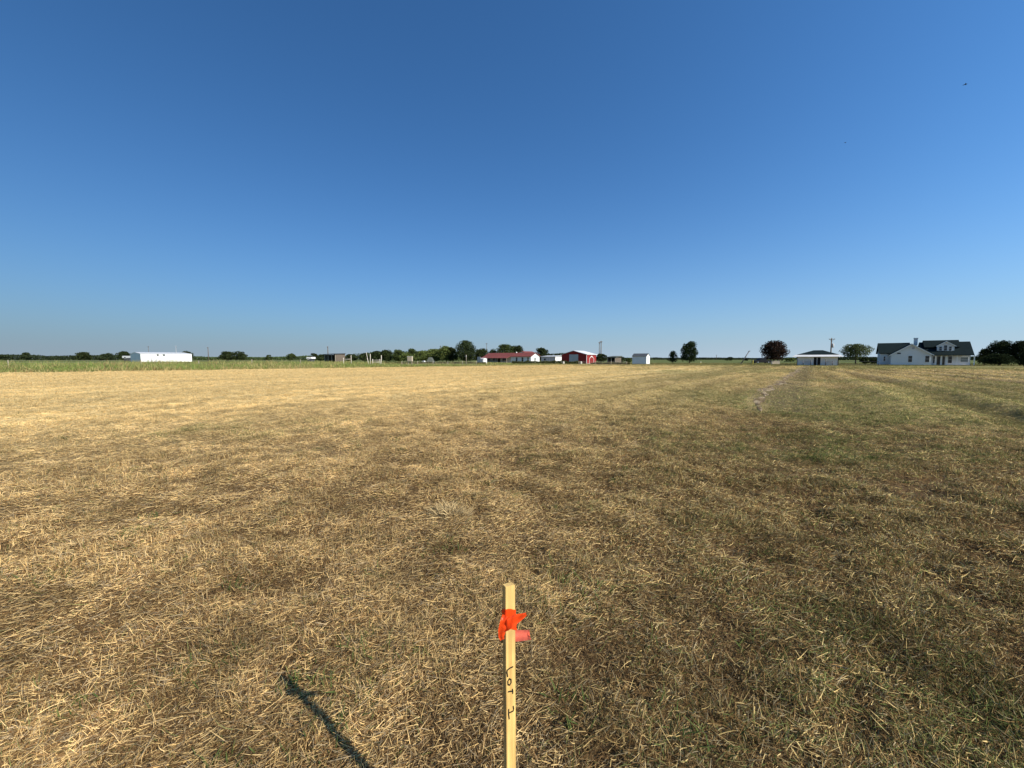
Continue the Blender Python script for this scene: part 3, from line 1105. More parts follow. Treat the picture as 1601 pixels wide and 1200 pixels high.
def utility_pole(px, Y, ytop, label, arms=1, transformer=False, group='utility poles on the horizon', rad=.17, arm_w=1.1, second=False):
    r = empty('utility_pole', (XY(px, Y), Y, 0), R(-12))
    h = ZZ(ytop, Y)
    MB().tube([(0, 0, -.2), (0, 0, h * .5), (0, 0, h)], [rad * 1.15, rad, rad * .8], 10).build('pole', M['pole'], r, True)
    for k in range(arms):
        z = h - .35 - .8 * k
        a = MB(); a.box(-arm_w, arm_w, -rad - .12, -rad + .02, z - .07, z + .07)
        a.tube([(-arm_w * .7, -rad, z - .05), (0, -rad, z - .7)], [.03, .03], 5); a.tube([(arm_w * .7, -rad, z - .05), (0, -rad, z - .7)], [.03, .03], 5)
        arm = a.build('crossarm', M['pole'], r)
        for x in (-arm_w * .9, 0 if k else -arm_w * .3, arm_w * .9):
            MB().tube([(x, -rad - .05, z + .07), (x, -rad - .05, z + .16), (x, -rad - .05, z + .24)], [.05, .07, .03], 8).build('insulator', M['grey_wall'], arm)
    if transformer:
        MB().tube([(.38, 0, h - 2.6), (.38, 0, h - 2.5), (.38, 0, h - 1.6), (.38, 0, h - 1.5)], [.2, .27, .27, .16], 12).build('transformer', M['grey_wall'], r, True)
    tag(r, label, 'utility pole', group)
    return r


utility_pole(233, 330, 541, 'faint thin pole behind the left part of the long white shed', 1, rad=.14)
utility_pole(326, 235, 542, 'thin dark pole standing alone right of the long white shed', 1, rad=.2, arm_w=.5)
utility_pole(513, 215, 541, 'dark pole rising over the weathered open shed', 1, rad=.24, arm_w=.5)
utility_pole(689, 230, 540, 'thin pole behind the bright green scrub trees', 1, rad=.15, arm_w=.6)
utility_pole(761, 240, 536, 'thin pole over the left end of the red roofed house', 1, rad=.15, arm_w=.6)
utility_pole(939.5, 150, 532.5, 'taller right hand pole of the pair beside the red barn', 1, rad=.17, arm_w=.5)
utility_pole(936.8, 152, 534, 'slimmer left hand pole of the pair beside the red barn', 1, rad=.13, arm_w=.35)
utility_pole(1298.5, 104, 528, 'tall pole with transformer right behind the stable roof', 1, True, rad=.15, arm_w=.7)
utility_pole(1120, 520, 554.5, 'tiny far pole on the horizon right of the oval tree', 1, rad=.3, arm_w=1)


# ---- weathered open shed, left of centre
def open_shed(px0, px1, Y, ytop, ybot_roof, label, roofmat, posts=4, ang=GRID, dep=5, name='open_shed', back=True, fall=.4):
    F = Fr(px0, Y, ang)
    L = F.sx(px1)
    h = F.z(ytop)
    r = F.root(name)
    mb = MB(); mb.prism([(-.3, h - .25 - fall), (-.3, h - fall), (dep + .3, h), (dep + .3, h - .25)], 'x', -.3, L + .3)
    mb.build('roof', M[roofmat], r)
    for k in range(posts):
        x = .15 + (L - .3) * k / (posts - 1)
        m = MB(); m.box(x - .12, x + .12, .05, .29, -.1, h - .27 - fall)
        m.build('post', M['post_wood'], r)
    if back:
        m = MB(); m.box(0, L, dep - .1, dep, -.1, h - .3)
        m.box(0, .1, .4, dep - .103, -.1, h - .30 - fall)
        m.box(L - .1, L, .4, dep - .103, -.1, h - .30 - fall); m.build('wall', M['pole'], r)
    tag(r, label, 'shed')
    return r


open_shed(507, 524, 195, 552, 555, 'weathered open shed with dark roof on pale posts, left of the corral', 'grey_roof', 4)
open_shed(949, 962, 140, 556, 557, 'low open shed with dim green roof between the red barn and the white garden shed', 'tarp', 3)


# white trailer roofs and cars on the left horizon
def car(px, Y, wpx, hpx, paint, label, heading=0.0, name='car', pickup=False, cat='car', base_z=0.0):
    L = wpx / K * Y * math.cos(math.atan2(XY(px, Y), Y)); H = hpx / K * Y
    r = empty(name, (XY(px, Y), Y, base_z), heading)
    wd = min(2.0, L * .42)
    g = H * .16
    body = MB()
    if pickup:
        prof = [(-L / 2, g), (L / 2, g), (L / 2, H * .50), (L * .46, H * .58), (L * .22, H * .62), (L * .12, H * .97), (-L * .13, H),
                (-L * .19, H * .62), (-L * .49, H * .60), (-L / 2, H * .5)]
    else:
        prof = [(-L / 2, g), (L / 2, g), (L / 2, H * .46), (L * .44, H * .56), (L * .24, H * .62), (L * .10, H * .97), (-L * .26, H),
                (-L * .44, H * .66), (-L * .5, H * .58)]
    body.prism(prof, 'y', -wd / 2, wd / 2)
    body.build('body', M[paint], r, bevel=.03)
    wr = H * .2
    for sx in (-.31, .31):
        for sy in (-1, 1):
            y = sy * wd / 2
            w = MB().tube([(sx * L, y - .12 * sy * 1.2, wr), (sx * L, y + .02 * sy, wr)], [wr, wr], 16).build('wheel', M['tyre'], r)
            MB().tube([(sx * L, y + .021 * sy, wr), (sx * L, y + .035 * sy, wr)], [wr * .55, wr * .5], 12).build('rim', M['chrome'], w)
    for sy in (-1, 1):
        y = sy * (wd / 2 + .004)
        m = MB()
        x0, x1 = (-.12 * L, .10 * L) if pickup else (-.27 * L, .08 * L)
        m.add([(x0, y, H * .66), (x1 + .05 * L, y, H * .66), (x1 - .01 * L, y, H * .9), (x0 + .02 * L, y, H * .9)], [(0, 1, 2, 3)])
        m.build('side_window', M['glass'], r)
    for sy in (-1, 1):
        MB().box(L / 2 - .01, L / 2 + .03, sy * wd * .38 - .12, sy * wd * .38 + .12, H * .38, H * .46).build('headlight', M['glass_pale'], r)
    tag(r, label, cat)
    return r


M['white_paint'] = solid('white_car_paint', (.78, .78, .78), .25, .03, 1, spec=.6)


def trailer(px0, px1, Y, ytop, ybot, label):
    F = Fr(px0, Y, R(15)); L = F.sx(px1); h = F.z(ytop); b = max(.3, F.z(ybot))
    r = F.root('trailer')
    MB().prism([(0, b), (L, b), (L, h - .3), (L - .3, h), (.2, h), (0, h - .3)], 'y', 0, 2.4).build('body', M['white_paint'], r, bevel=.03)
    for x in (L * .42, L * .58):
        for y in (.05, 2.35):
            MB().tube([(x, y - .1, .34), (x, y + .1, .34)], [.34, .34], 14).build('wheel', M['tyre'], r)
    MB().box(L * .2, L * .8, .05, 2.35, .34, b + .02).build('chassis', M['steel'], r)
    window(r, 'f', L * .25, L * .45, h * .55, h * .8, 0, bars=False)
    tag(r, label, 'trailer')


trailer(191, 204, 225, 556.0, 559.4, 'small white trailer just left of the long white shed')
trailer(479, 487, 165, 557.8, 560.6, 'small white trailer in the weeds left of the weathered open shed')
car(663, 150, 6.5, 3.4, 'white_paint', 'tiny white car parked before the scrub right of the grey box', R(-30))
car(1191, 134, 31, 8.6, 'carpaint', 'dark pickup parked under the round brown tree', R(178), name='pickup_truck', pickup=True, cat='pickup truck')


# ---- corral gate of pale posts
def corral():
    Y = 92
    r = empty('corral_gate', (XY(586, Y), Y, 0))
    def X_(p): return XY(p, Y) - XY(586, Y)
    def post(p, yt, lean=0, rd=.09, m='post_white'):
        h = ZZ(yt, Y)
        MB().tube([(X_(p), 0, -.1), (X_(p) + lean, 0, h)], [rd, rd * .9], 8).build('post', M[m], r, True)
    post(579, 553); post(596, 555, .05); post(594, 561); post(582.5, 561)
    post(577, 559.5, -.45, .08)
    for yy in (562.5, 564.5, 566.3):
        z = ZZ(yy, Y)
        MB().tube([(X_(582.5), .05, z), (X_(594), .05, z - .02)], [.05, .05], 6).build('rail', M['post_white'], r, True)
    tag(r, 'pale pipe gate between two tall posts in the weeds left of centre', 'gate')
    b = empty('brace_posts', (XY(542, Y), Y, 0))
    for p, yt in ((537, 559), (549, 555)):
        x = XY(p, Y) - XY(542, Y)
        MB().tube([(x, 0, -.1), (x, 0, ZZ(yt, Y))], [.08, .07], 8).build('post', M['post_white'], b, True)
    x0 = XY(537, Y) - XY(542, Y); x1 = XY(549, Y) - XY(542, Y)
    MB().tube([(x0, 0, ZZ(561.5, Y)), (x1, 0, ZZ(561, Y))], [.06, .06], 6).build('rail', M['post_white'], b, True)
    tag(b, 'two pale posts joined by one rail left of the pipe gate', 'fence')
    # loose leaning white board
    c = empty('leaning_post', (XY(575, 97), 97, 0))
    MB().tube([(.25, 0, -.1), (-.35, 0, ZZ(550.5, 97))], [.07, .06], 8).build('post', M['post_white'], c, True)
    tag(c, 'tall pale post leaning left just behind the pipe gate', 'post')


corral()


def wire_fence(pts, label, step=6.0, hpost=1.25, mat='post_wood', rad=.06, wires=4, rails=None, name='wire_fence'):
    a = Vector((pts[0][0], pts[0][1], 0)); 
    r = empty(name, a)
    rg = random.Random(5)
    for (x0, y0), (x1, y1) in zip(pts[:-1], pts[1:]):
        p0 = Vector((x0, y0, 0)) - a; p1 = Vector((x1, y1, 0)) - a
        n = max(1, int((p1 - p0).length / step))
        for i in range(n + 1):
            p = p0.lerp(p1, i / n)
            h = hpost * rg.uniform(.9, 1.12)
            MB().tube([(p.x, p.y, -.1), (p.x + rg.uniform(-.05, .05), p.y, h)], [rad, rad * .85], 7).build('post', M[mat], r, True)
        for k in range(wires):
            z = hpost * (.25 + .7 * k / max(1, wires - 1))
            MB().tube([(p0.x, p0.y, z), (p1.x, p1.y, z)], [.012, .012] if rails is None else [rails, rails], 5).build('wire' if rails is None else 'rail', M['wire' if rails is None else mat], r)
    tag(r, label, 'fence')


def gp(px, Y): return (XY(px, Y), Y)


wire_fence([gp(628, 86), gp(745, 92)], 'low wire fence on short pale posts in front of the farm trees', 3.3, 1.0)
wire_fence([gp(12, 62), gp(220, 74), gp(470, 84)], 'long wire fence on short posts running through the tall weeds at left', 9, 1.35, rad=.06)
wire_fence([gp(905, 96), gp(980, 99)], 'short wire fence with pale posts between the red barn and the garden shed', 3.5, 1.0)
wire_fence([gp(1312, 96), gp(1374, 92)], 'dark low rail fence between the stable and the white house', 4, 1.0, 'steel', .05, 2, .03, 'rail_fence')


def box_on_posts():
    Y = 90
    r = empty('meter_box', (XY(641, Y), Y, 0), R(-12))
    w = 8 / K * Y
    z0, z1 = ZZ(564.5, Y), ZZ(557, Y)
    m = MB(); m.box(-w / 2, w / 2, -.25, .25, z0, z1); m.build('cabinet', M['beige'], r, bevel=.02)
    MB().box(-w / 2 + .06, w / 2 - .06, -.28, -.252, z0 + .06, z1 - .06).build('door', M['post_wood'], r)
    MB().box(-w / 2 - .04, w / 2 + .04, -.3, .3, z1 + .002, z1 + .05).build('cap', M['galv'], r)
    for x in (-w * .38, w * .38):
        MB().box(x - .05, x + .05, -.05, .05, -.1, z0 - .002).build('post', M['post_wood'], r)
    tag(r, 'pale grey cabinet raised on two posts at the edge of the field', 'cabinet')
    # tarp covered heap
    Y = 140
    p = empty('tarp_heap', (XY(673, Y), Y, 0))
    h = ZZ(558.3, Y); w = 14 / K * Y
    n = 14; vs = []; fs = []
    rg = random.Random(3)
    for i in range(n):
        for j in range(n):
            u = i / (n - 1) * 2 - 1; v = j / (n - 1) * 2 - 1
            q = max(abs(u), abs(v))
            z = h * (1 - max(0, (q - .35) / .65) ** 1.1) + rg.uniform(-.06, .06)
            vs.append((u * w / 2, v * w * .35, max(0, z) if q < .99 else -.05))
    for i in range(n - 1):
        for j in range(n - 1):
            a = i * n + j; fs.append((a, a + n, a + n + 1, a + 1))
    MB().add(vs, fs).build('cover', M['tarp'], p, True)
    MB().box(-w * .3, w * .3, -w * .2, w * .2, .0, h * .6).build('load', M['pole'], p)
    tag(p, 'grey tarpaulin covered heap before the bright green scrub', 'heap')
    # white marker post
    Y = 95
    q = empty('marker_post', (XY(729, Y), Y, 0))
    MB().tube([(0, 0, -.1), (0, 0, ZZ(554, Y))], [.06, .05], 8).build('post', M['post_wood'], q, True)
    MB().box(-.09, .09, -.1, .1, ZZ(557, Y), ZZ(555.4, Y)).build('cap', M['grey_wall'], q)
    tag(q, 'single pale post in front of the tallest farm tree', 'post')


box_on_posts()


# ---- small white pump house with grey panels
def pump_house():
    F = Fr(756, 118)
    r = F.root('pump_house')
    W = -F.sx(745.5); L = F.sy(760.5); h = F.z(559.5)
    gable_walls(-W * .45, 0, 0, max(1.5, L), h - .2, h, 'x').build('wall', M['white_wall'], r)
    gable_roof(-W * .45, 0, 0, max(1.5, L), h - .2, h, 'x', .08, .06).build('roof', M['galv'], r)
    door(r, 'f', -W * .32, -W * .12, h * .75, 0, 'door_grey')
    m = MB()
    for k in range(4):
        x = -W + k * W * .13
        m.box(x, x + W * .11, .2, .26, -.1, F.z(557.5))
    m.build('screen_panel', M['grey_wall'], r)
    tag(r, 'tiny white pump house with grey board screen left of the red roofed house', 'pump house')


pump_house()


# ---- ranch house with red roof
def ranch():
    F = Fr(830, 142)
    W = -F.sx(758); D = F.sy(843.5)
    D = max(D, 5.0)
    he = F.z(556.6); hr = F.z(551.3, 0, D / 2)
    r = F.root('ranch_house')
    gable_walls(-W, 0, 0, D, he, hr, 'x').build('wall', M['white_wall'], r)
    gable_roof(-W, 0, 0, D, he, hr, 'x', .45, .14).build('roof', M['red_roof'], r)
    # porch on the left half
    x0, x1 = -W, F.sx(799)
    pr = MB(); pr.prism([(-2.6, he - .75), (-.45, he - .12), (-.45, he - .02), (-2.6, he - .65)], 'x', x0 - .3, x1)
    p = pr.build('porch_roof', M['red_roof'], r)
    for k in range(6):
        x = x0 + .1 + (x1 - x0 - .4) * k / 5
        MB().box(x, x + .14, -2.45, -2.31, -.1, he - .73).build('porch_post', M['post_wood'], r)
    MB().box(x0, x1, -2.6, -.05, -.1, .12).build('porch_floor', M['concrete'], r)
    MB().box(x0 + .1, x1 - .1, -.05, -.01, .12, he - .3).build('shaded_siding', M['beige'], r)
    door(r, 'f', F.sx(779), F.sx(782), 2.0, -.05, 'dark', 'barn_red')
    for a, b in ((762, 768), (771, 777), (786, 793)):
        window(r, 'f', F.sx(a), F.sx(b), .9, 2.0, -.05, bars=False, frame='barn_red')
    for a, b in ((806.5, 809.2), (815.5, 818.5), (824.5, 827)):
        window(r, 'f', F.sx(a), F.sx(b), .6, 2.1, 0, bars=True)
    window(r, 's', D * .35, D * .6, 1.0, 2.0, 0, 'glass_pale')
    MB().tube([(F.sx(801), D / 2 - .2, hr), (F.sx(801), D / 2 - .2, hr + .45)], [.28, .22], 10).build('roof_vent', M['white_trim'], r, True)
    tag(r, 'long white ranch house with dull red roof and shaded front porch', 'house')
    # second red roof behind
    F2 = Fr(826, 168)
    W2 = -F2.sx(806); D2 = 7.0
    r2 = F2.root('farm_house')
    he2, hr2 = F2.z(553.5), F2.z(549)
    gable_walls(-W2, 0, 0, D2, he2, hr2, 'y').build('wall', M['white_wall'], r2)
    gable_roof(-W2, 0, 0, D2, he2, hr2, 'y', .4, .15).build('roof', M['red_roof'], r2)
    window(r2, 'f', -W2 * .6, -W2 * .4, 1, 2, 0)
    tag(r2, 'red gabled roof of a house peeking over the long ranch house', 'house')


ranch()


def hedge(px0, px1, Y, ytop, tone, label, seed, depth=1.2, name='hedge'):
    rg = np.random.default_rng(seed)
    X0, X1 = XY(px0, Y), XY(px1, Y)
    n = int(abs(px1 - px0) * 60); H = ZZ(ytop, Y)
    x = (X1 - X0) * rg.random(n)
    prof = H * (.6 + .7 * fbm(x * .9 + seed, x * 0, 3, seed))
    P = np.stack([x, rg.normal(0, depth * .4, n), prof * rg.random(n) ** .8], 1)
    a = rg.normal(0, 1, (n, 3)); a /= np.linalg.norm(a, axis=1)[:, None]
    b = np.cross(a, rg.normal(0, 1, (n, 3))); b /= np.linalg.norm(b, axis=1)[:, None]
    s = .22 * (.5 + .7 * rg.random(n))[:, None]; a *= s * .6; b *= s * .5
    V = np.stack([P - a, P + b, P + a, P - b], 1).reshape(-1, 3)
    c = np.array(tone) * (.6 + .8 * rg.random((n, 1)))
    o = link(name, np_mesh(name, V, np.arange(4 * n).reshape(-1, 4), np.repeat(c, 4, 0), M['leaf']))
    o.location = (X0, Y, 0)
    tag(o, label, 'hedge')


hedge(800, 908, 112, 564.2, (.075, .085, .035), 'low dull green hedge in front of the ranch house and grey shed', 31)
hedge(598, 760, 112, 566.0, (.13, .12, .05), 'low tan and green scrub line under the farm trees', 32)
hedge(925, 985, 108, 566.5, (.12, .11, .05), 'low scrub right of the red barn', 33)


# ---- low grey shed between house and barn
def grey_shed():
    F = Fr(868, 135)
    W = -F.sx(846); D = max(2.0, F.sy(878))
    he = F.z(557.2)
    r = F.root('grey_shed')
    MB().prism([(0, -.1), (D, -.1), (D, he + .25), (0, he - .05)], 'x', -W, 0).build('wall', M['grey_wall'], r)
    MB().prism([(-.3, he - .02), (D + .3, he + .3), (D + .3, he + .42), (-.3, he + .1)], 'x', -W - .3, .3).build('roof', M['galv'], r)
    MB().box(.004, .05, .1, D - .1, .1, he - .15).build('end_panel', M['white_metal_y'], r)
    door(r, 'f', -W * .5, -W * .38, 1.9, 0, 'door_grey')
    window(r, 'f', -W * .8, -W * .65, 1.0, 1.7, 0, bars=False)
    tag(r, 'low grey shed with flat pale roof and bright white end beside the red barn', 'shed')


grey_shed()


# ---- red barn
def barn():
    F = Fr(917, 118)
    W = -F.sx(878); D = F.sy(932)
    he = F.z(553.8); hr = F.z(548.2, -W / 2, 0)
    r = F.root('red_barn')
    gable_walls(-W, 0, 0, D, he, hr, 'y').build('wall', M['barn_red_y'], r)
    gable_roof(-W, 0, 0, D, he, hr, 'y', .3, .12).build('roof', M['galv'], r)
    door(r, 'f', F.sx(890), F.sx(904), F.z(553.8, F.sx(897)), 0, 'door_grey', None, 'tall pale sliding door')
    m = MB(); m.box(-.06, .05, -.05, .06, -.1, he - .05); m.build('corner_trim', M['white_trim'], r)
    # side door with white arched trim
    a, b = F.sy(921.5), F.sy(928)
    zt = he * .80
    d = MB(); d.box(.004, .03, a, b, .05, zt); dd = d.build('side_door', M['barn_red'], r)
    t = MB()
    t.box(.031, .07, a - .12, a, 0, zt * .72); t.box(.031, .07, b, b + .12, 0, zt * .72)
    mid = (a + b) / 2
    t.prism([(a - .12, zt * .72), (a, zt * .72), (mid, zt * .98), (b, zt * .72), (b + .12, zt * .72), (mid, zt * 1.1)], 'x', .031, .07)
    t.build('door_trim', M['white_trim'], dd)
    MB().box(.01, .06, .1, D, .0, .12).build('base_trim', M['white_trim'], r)
    tag(r, 'red barn with dark gable front, pale sliding door and white roof', 'barn')
    # things before the barn
    for px, w_, yt, lb in ((881, .5, 565.7, 'small pale barrel before the left corner of the red barn'), (908.5, .45, 566, 'small pale barrel before the right half of the red barn')):
        Y = 108
        b_ = empty('barrel', (XY(px, Y), Y, 0))
        h = .8
        MB().tube([(0, 0, 0), (0, 0, h * .2), (0, 0, h * .5), (0, 0, h * .8), (0, 0, h)], [.25, .29, .31, .29, .25], 14).build('body', M['post_white'], b_, True)
        MB().tube([(0, 0, h), (0, 0, h + .03)], [.26, .24], 14).build('lid', M['grey_wall'], b_)
        tag(b_, lb, 'barrel', 'barrels before the barn')


barn()


# ---- white garden shed
def garden_shed():
    F = Fr(1010.5, 114)
    W = -F.sx(988.5); D = F.sy(1016)
    he = F.z(556.5); hr = F.z(552.5, 0, D / 2)
    r = F.root('garden_shed')
    gable_walls(-W, 0, 0, D, he, hr, 'x').build('wall', M['white_wall'], r)
    gable_roof(-W, 0, 0, D, he, hr, 'x', .12, .07).build('roof', M['grey_roof'], r)
    door(r, 's', D * .3, D * .7, 1.9, 0, 'white_trim', 'white_trim')
    MB().box(-.05, .02, -.03, .04, 0, he).build('corner_trim', M['white_trim'], r)
    tag(r, 'small white garden shed with grey roof standing alone right of centre', 'shed')


garden_shed()


# ---- leaning pole, yellow post, feed boxes
def right_bits():
    Y = 120
    r = empty('leaning_pole', (XY(1158.5, Y), Y, 0))
    x1 = XY(1171, Y) - XY(1158.5, Y); h = ZZ(548.5, Y)
    MB().tube([(0, 0, -.1), (x1, 0, h)], [.17, .13], 8).build('pole', M['steel'], r, True)
    MB().tube([(x1 - .22, 0, h - .12), (x1 + .28, 0, h + .05)], [.14, .12], 8).build('head', M['steel'], r, True)
    MB().tube([(0, 0, -.05), (0, 0, .25)], [.22, .16], 10).build('base', M['steel'], r, True)
    tag(r, 'thin dark pole leaning to the right on the lawn left of the pickup', 'pole')
    Y = 108
    q = empty('marker_post', (XY(1177.5, Y), Y, 0))
    MB().tube([(0, 0, -.1), (0, 0, ZZ(563, Y))], [.09, .08], 8).build('post', M['yellow'], q, True)
    MB().tube([(0, 0, ZZ(563, Y)), (0, 0, ZZ(563, Y) + .05)], [.10, .06], 8).build('cap', M['post_white'], q)
    tag(q, 'short yellow post at the edge of the lawn before the pickup', 'post')
    for px, w, Y, yt, lb in ((1214, 8, 112, 563.8, 'wide beige crate under the right side of the brown tree'), (1208, 3.2, 112, 564.5, 'narrow beige crate left of the wide one under the brown tree')):
        c = empty('crate', (XY(px, Y), Y, 0), R(-20))
        W = w / K * Y; h = ZZ(yt, Y)
        m = MB(); m.box(-W / 2, W / 2, -.5, .5, .1, h)
        m.build('box', M['beige'], c, bevel=.02)
        for x in (-W * .4, 0, W * .4):
            MB().box(x - .06, x + .06, -.53, .53, 0, .098).build('runner', M['post_wood'], c)
        MB().box(-W / 2 - .03, W / 2 + .03, -.53, .53, h + .002, h + .06).build('lid', M['post_wood'], c)
        tag(c, lb, 'crate')
    # pale marker on lawn
    Y = 106
    k = empty('marker_post', (XY(1096, Y), Y, 0))
    MB().tube([(0, 0, -.1), (0, 0, .75)], [.05, .05], 8).build('post', M['yellow'], k, True)
    MB().box(-.10, .10, -.06, .06, .55, .8).build('cap', M['post_white'], k)
    tag(k, 'tiny pale post on the lawn right of the oval tree', 'post')


right_bits()


# ---- stable
def stable():
    F = Fr(1246, 96)
    L = F.sx(1311); D = 9.0
    he = F.z(554.2, L / 2); h0 = F.z(557.4, L / 2)
    r = F.root('stable')
    MB().box(0, L, 0, D, -.2, h0).build('wall', M['white_wall'], r)
    # white fascia band
    e1, e0, zt_ = .95, .25, he - .02
    vs = [(-e1, -e1, h0 + .02), (L + e1, -e1, h0 + .02), (L + e1, D + e1, h0 + .02), (-e1, D + e1, h0 + .02),
          (-e0, -e0, zt_), (L + e0, -e0, zt_), (L + e0, D + e0, zt_), (-e0, D + e0, zt_)]
    MB().add(vs, [(0, 1, 5, 4), (1, 2, 6, 5), (2, 3, 7, 6), (3, 0, 4, 7), (0, 3, 2, 1), (4, 5, 6, 7)]).build('eave_skirt', M['galv'], r)
    hr = F.z(547.2, L / 2, D / 2)
    o = .15
    mb = MB()
    xm = L / 2
    vs = [(-o, -o, he + .003), (L + o, -o, he + .003), (L + o, D + o, he + .003), (-o, D + o, he + .003), (xm - .9, D / 2, hr), (xm + .9, D / 2, hr)]
    mb.add(vs, [(0, 1, 5, 4), (2, 3, 4, 5), (1, 2, 5), (3, 0, 4), (0, 3, 2, 1)])
    mb.build('roof', M['dark_roof'], r)
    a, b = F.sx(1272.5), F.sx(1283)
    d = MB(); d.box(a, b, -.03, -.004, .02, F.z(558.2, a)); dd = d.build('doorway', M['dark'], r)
    t = MB(); m_ = (a + b) / 2; t.box(m_ - .10, m_ + .06, -.08, -.031, .02, F.z(558.6, a)); t.build('door_post', M['grey_wall'], dd)
    MB().box(-.03, .10, -.06, .02, -.1, h0).build('corner_trim', M['dark'], r)
    MB().box(L - .10, L + .03, -.06, .02, -.1, h0).build('corner_trim', M['dark'], r)
    tag(r, 'white stable with dark hipped roof and dark double doorway', 'stable')
    # rail pens before the stable
    for (p0, p1, lb) in ((1256, 1268, 'dark rail gate left of the stable doorway'), (1291, 1302, 'dark rail gate right of the stable doorway')):
        G = empty('rail_gate', (*F.w(F.sx(p0, -1.2), -1.2), 0), -F.a)
        w = F.sx(p1, -1.2) - F.sx(p0, -1.2)
        for x in (0, w):
            MB().tube([(x, 0, -.1), (x, 0, 1.45 if (x == w) == (p0 < 1270) else 1.05)], [.07, .07], 8).build('post', M['steel'], G, True)
        for z in (.35, .65, .95):
            MB().tube([(0, 0, z), (w, 0, z)], [.028, .028], 6).build('rail', M['steel'], G, True)
        tag(G, lb, 'gate', 'rail gates before the stable')
    # pale rail fence left
    return


stable()
wire_fence([gp(1206, 100), gp(1243, 97)], 'dark wire fence between the brown tree and the stable', 3.0, .9, 'steel', .04, 3)


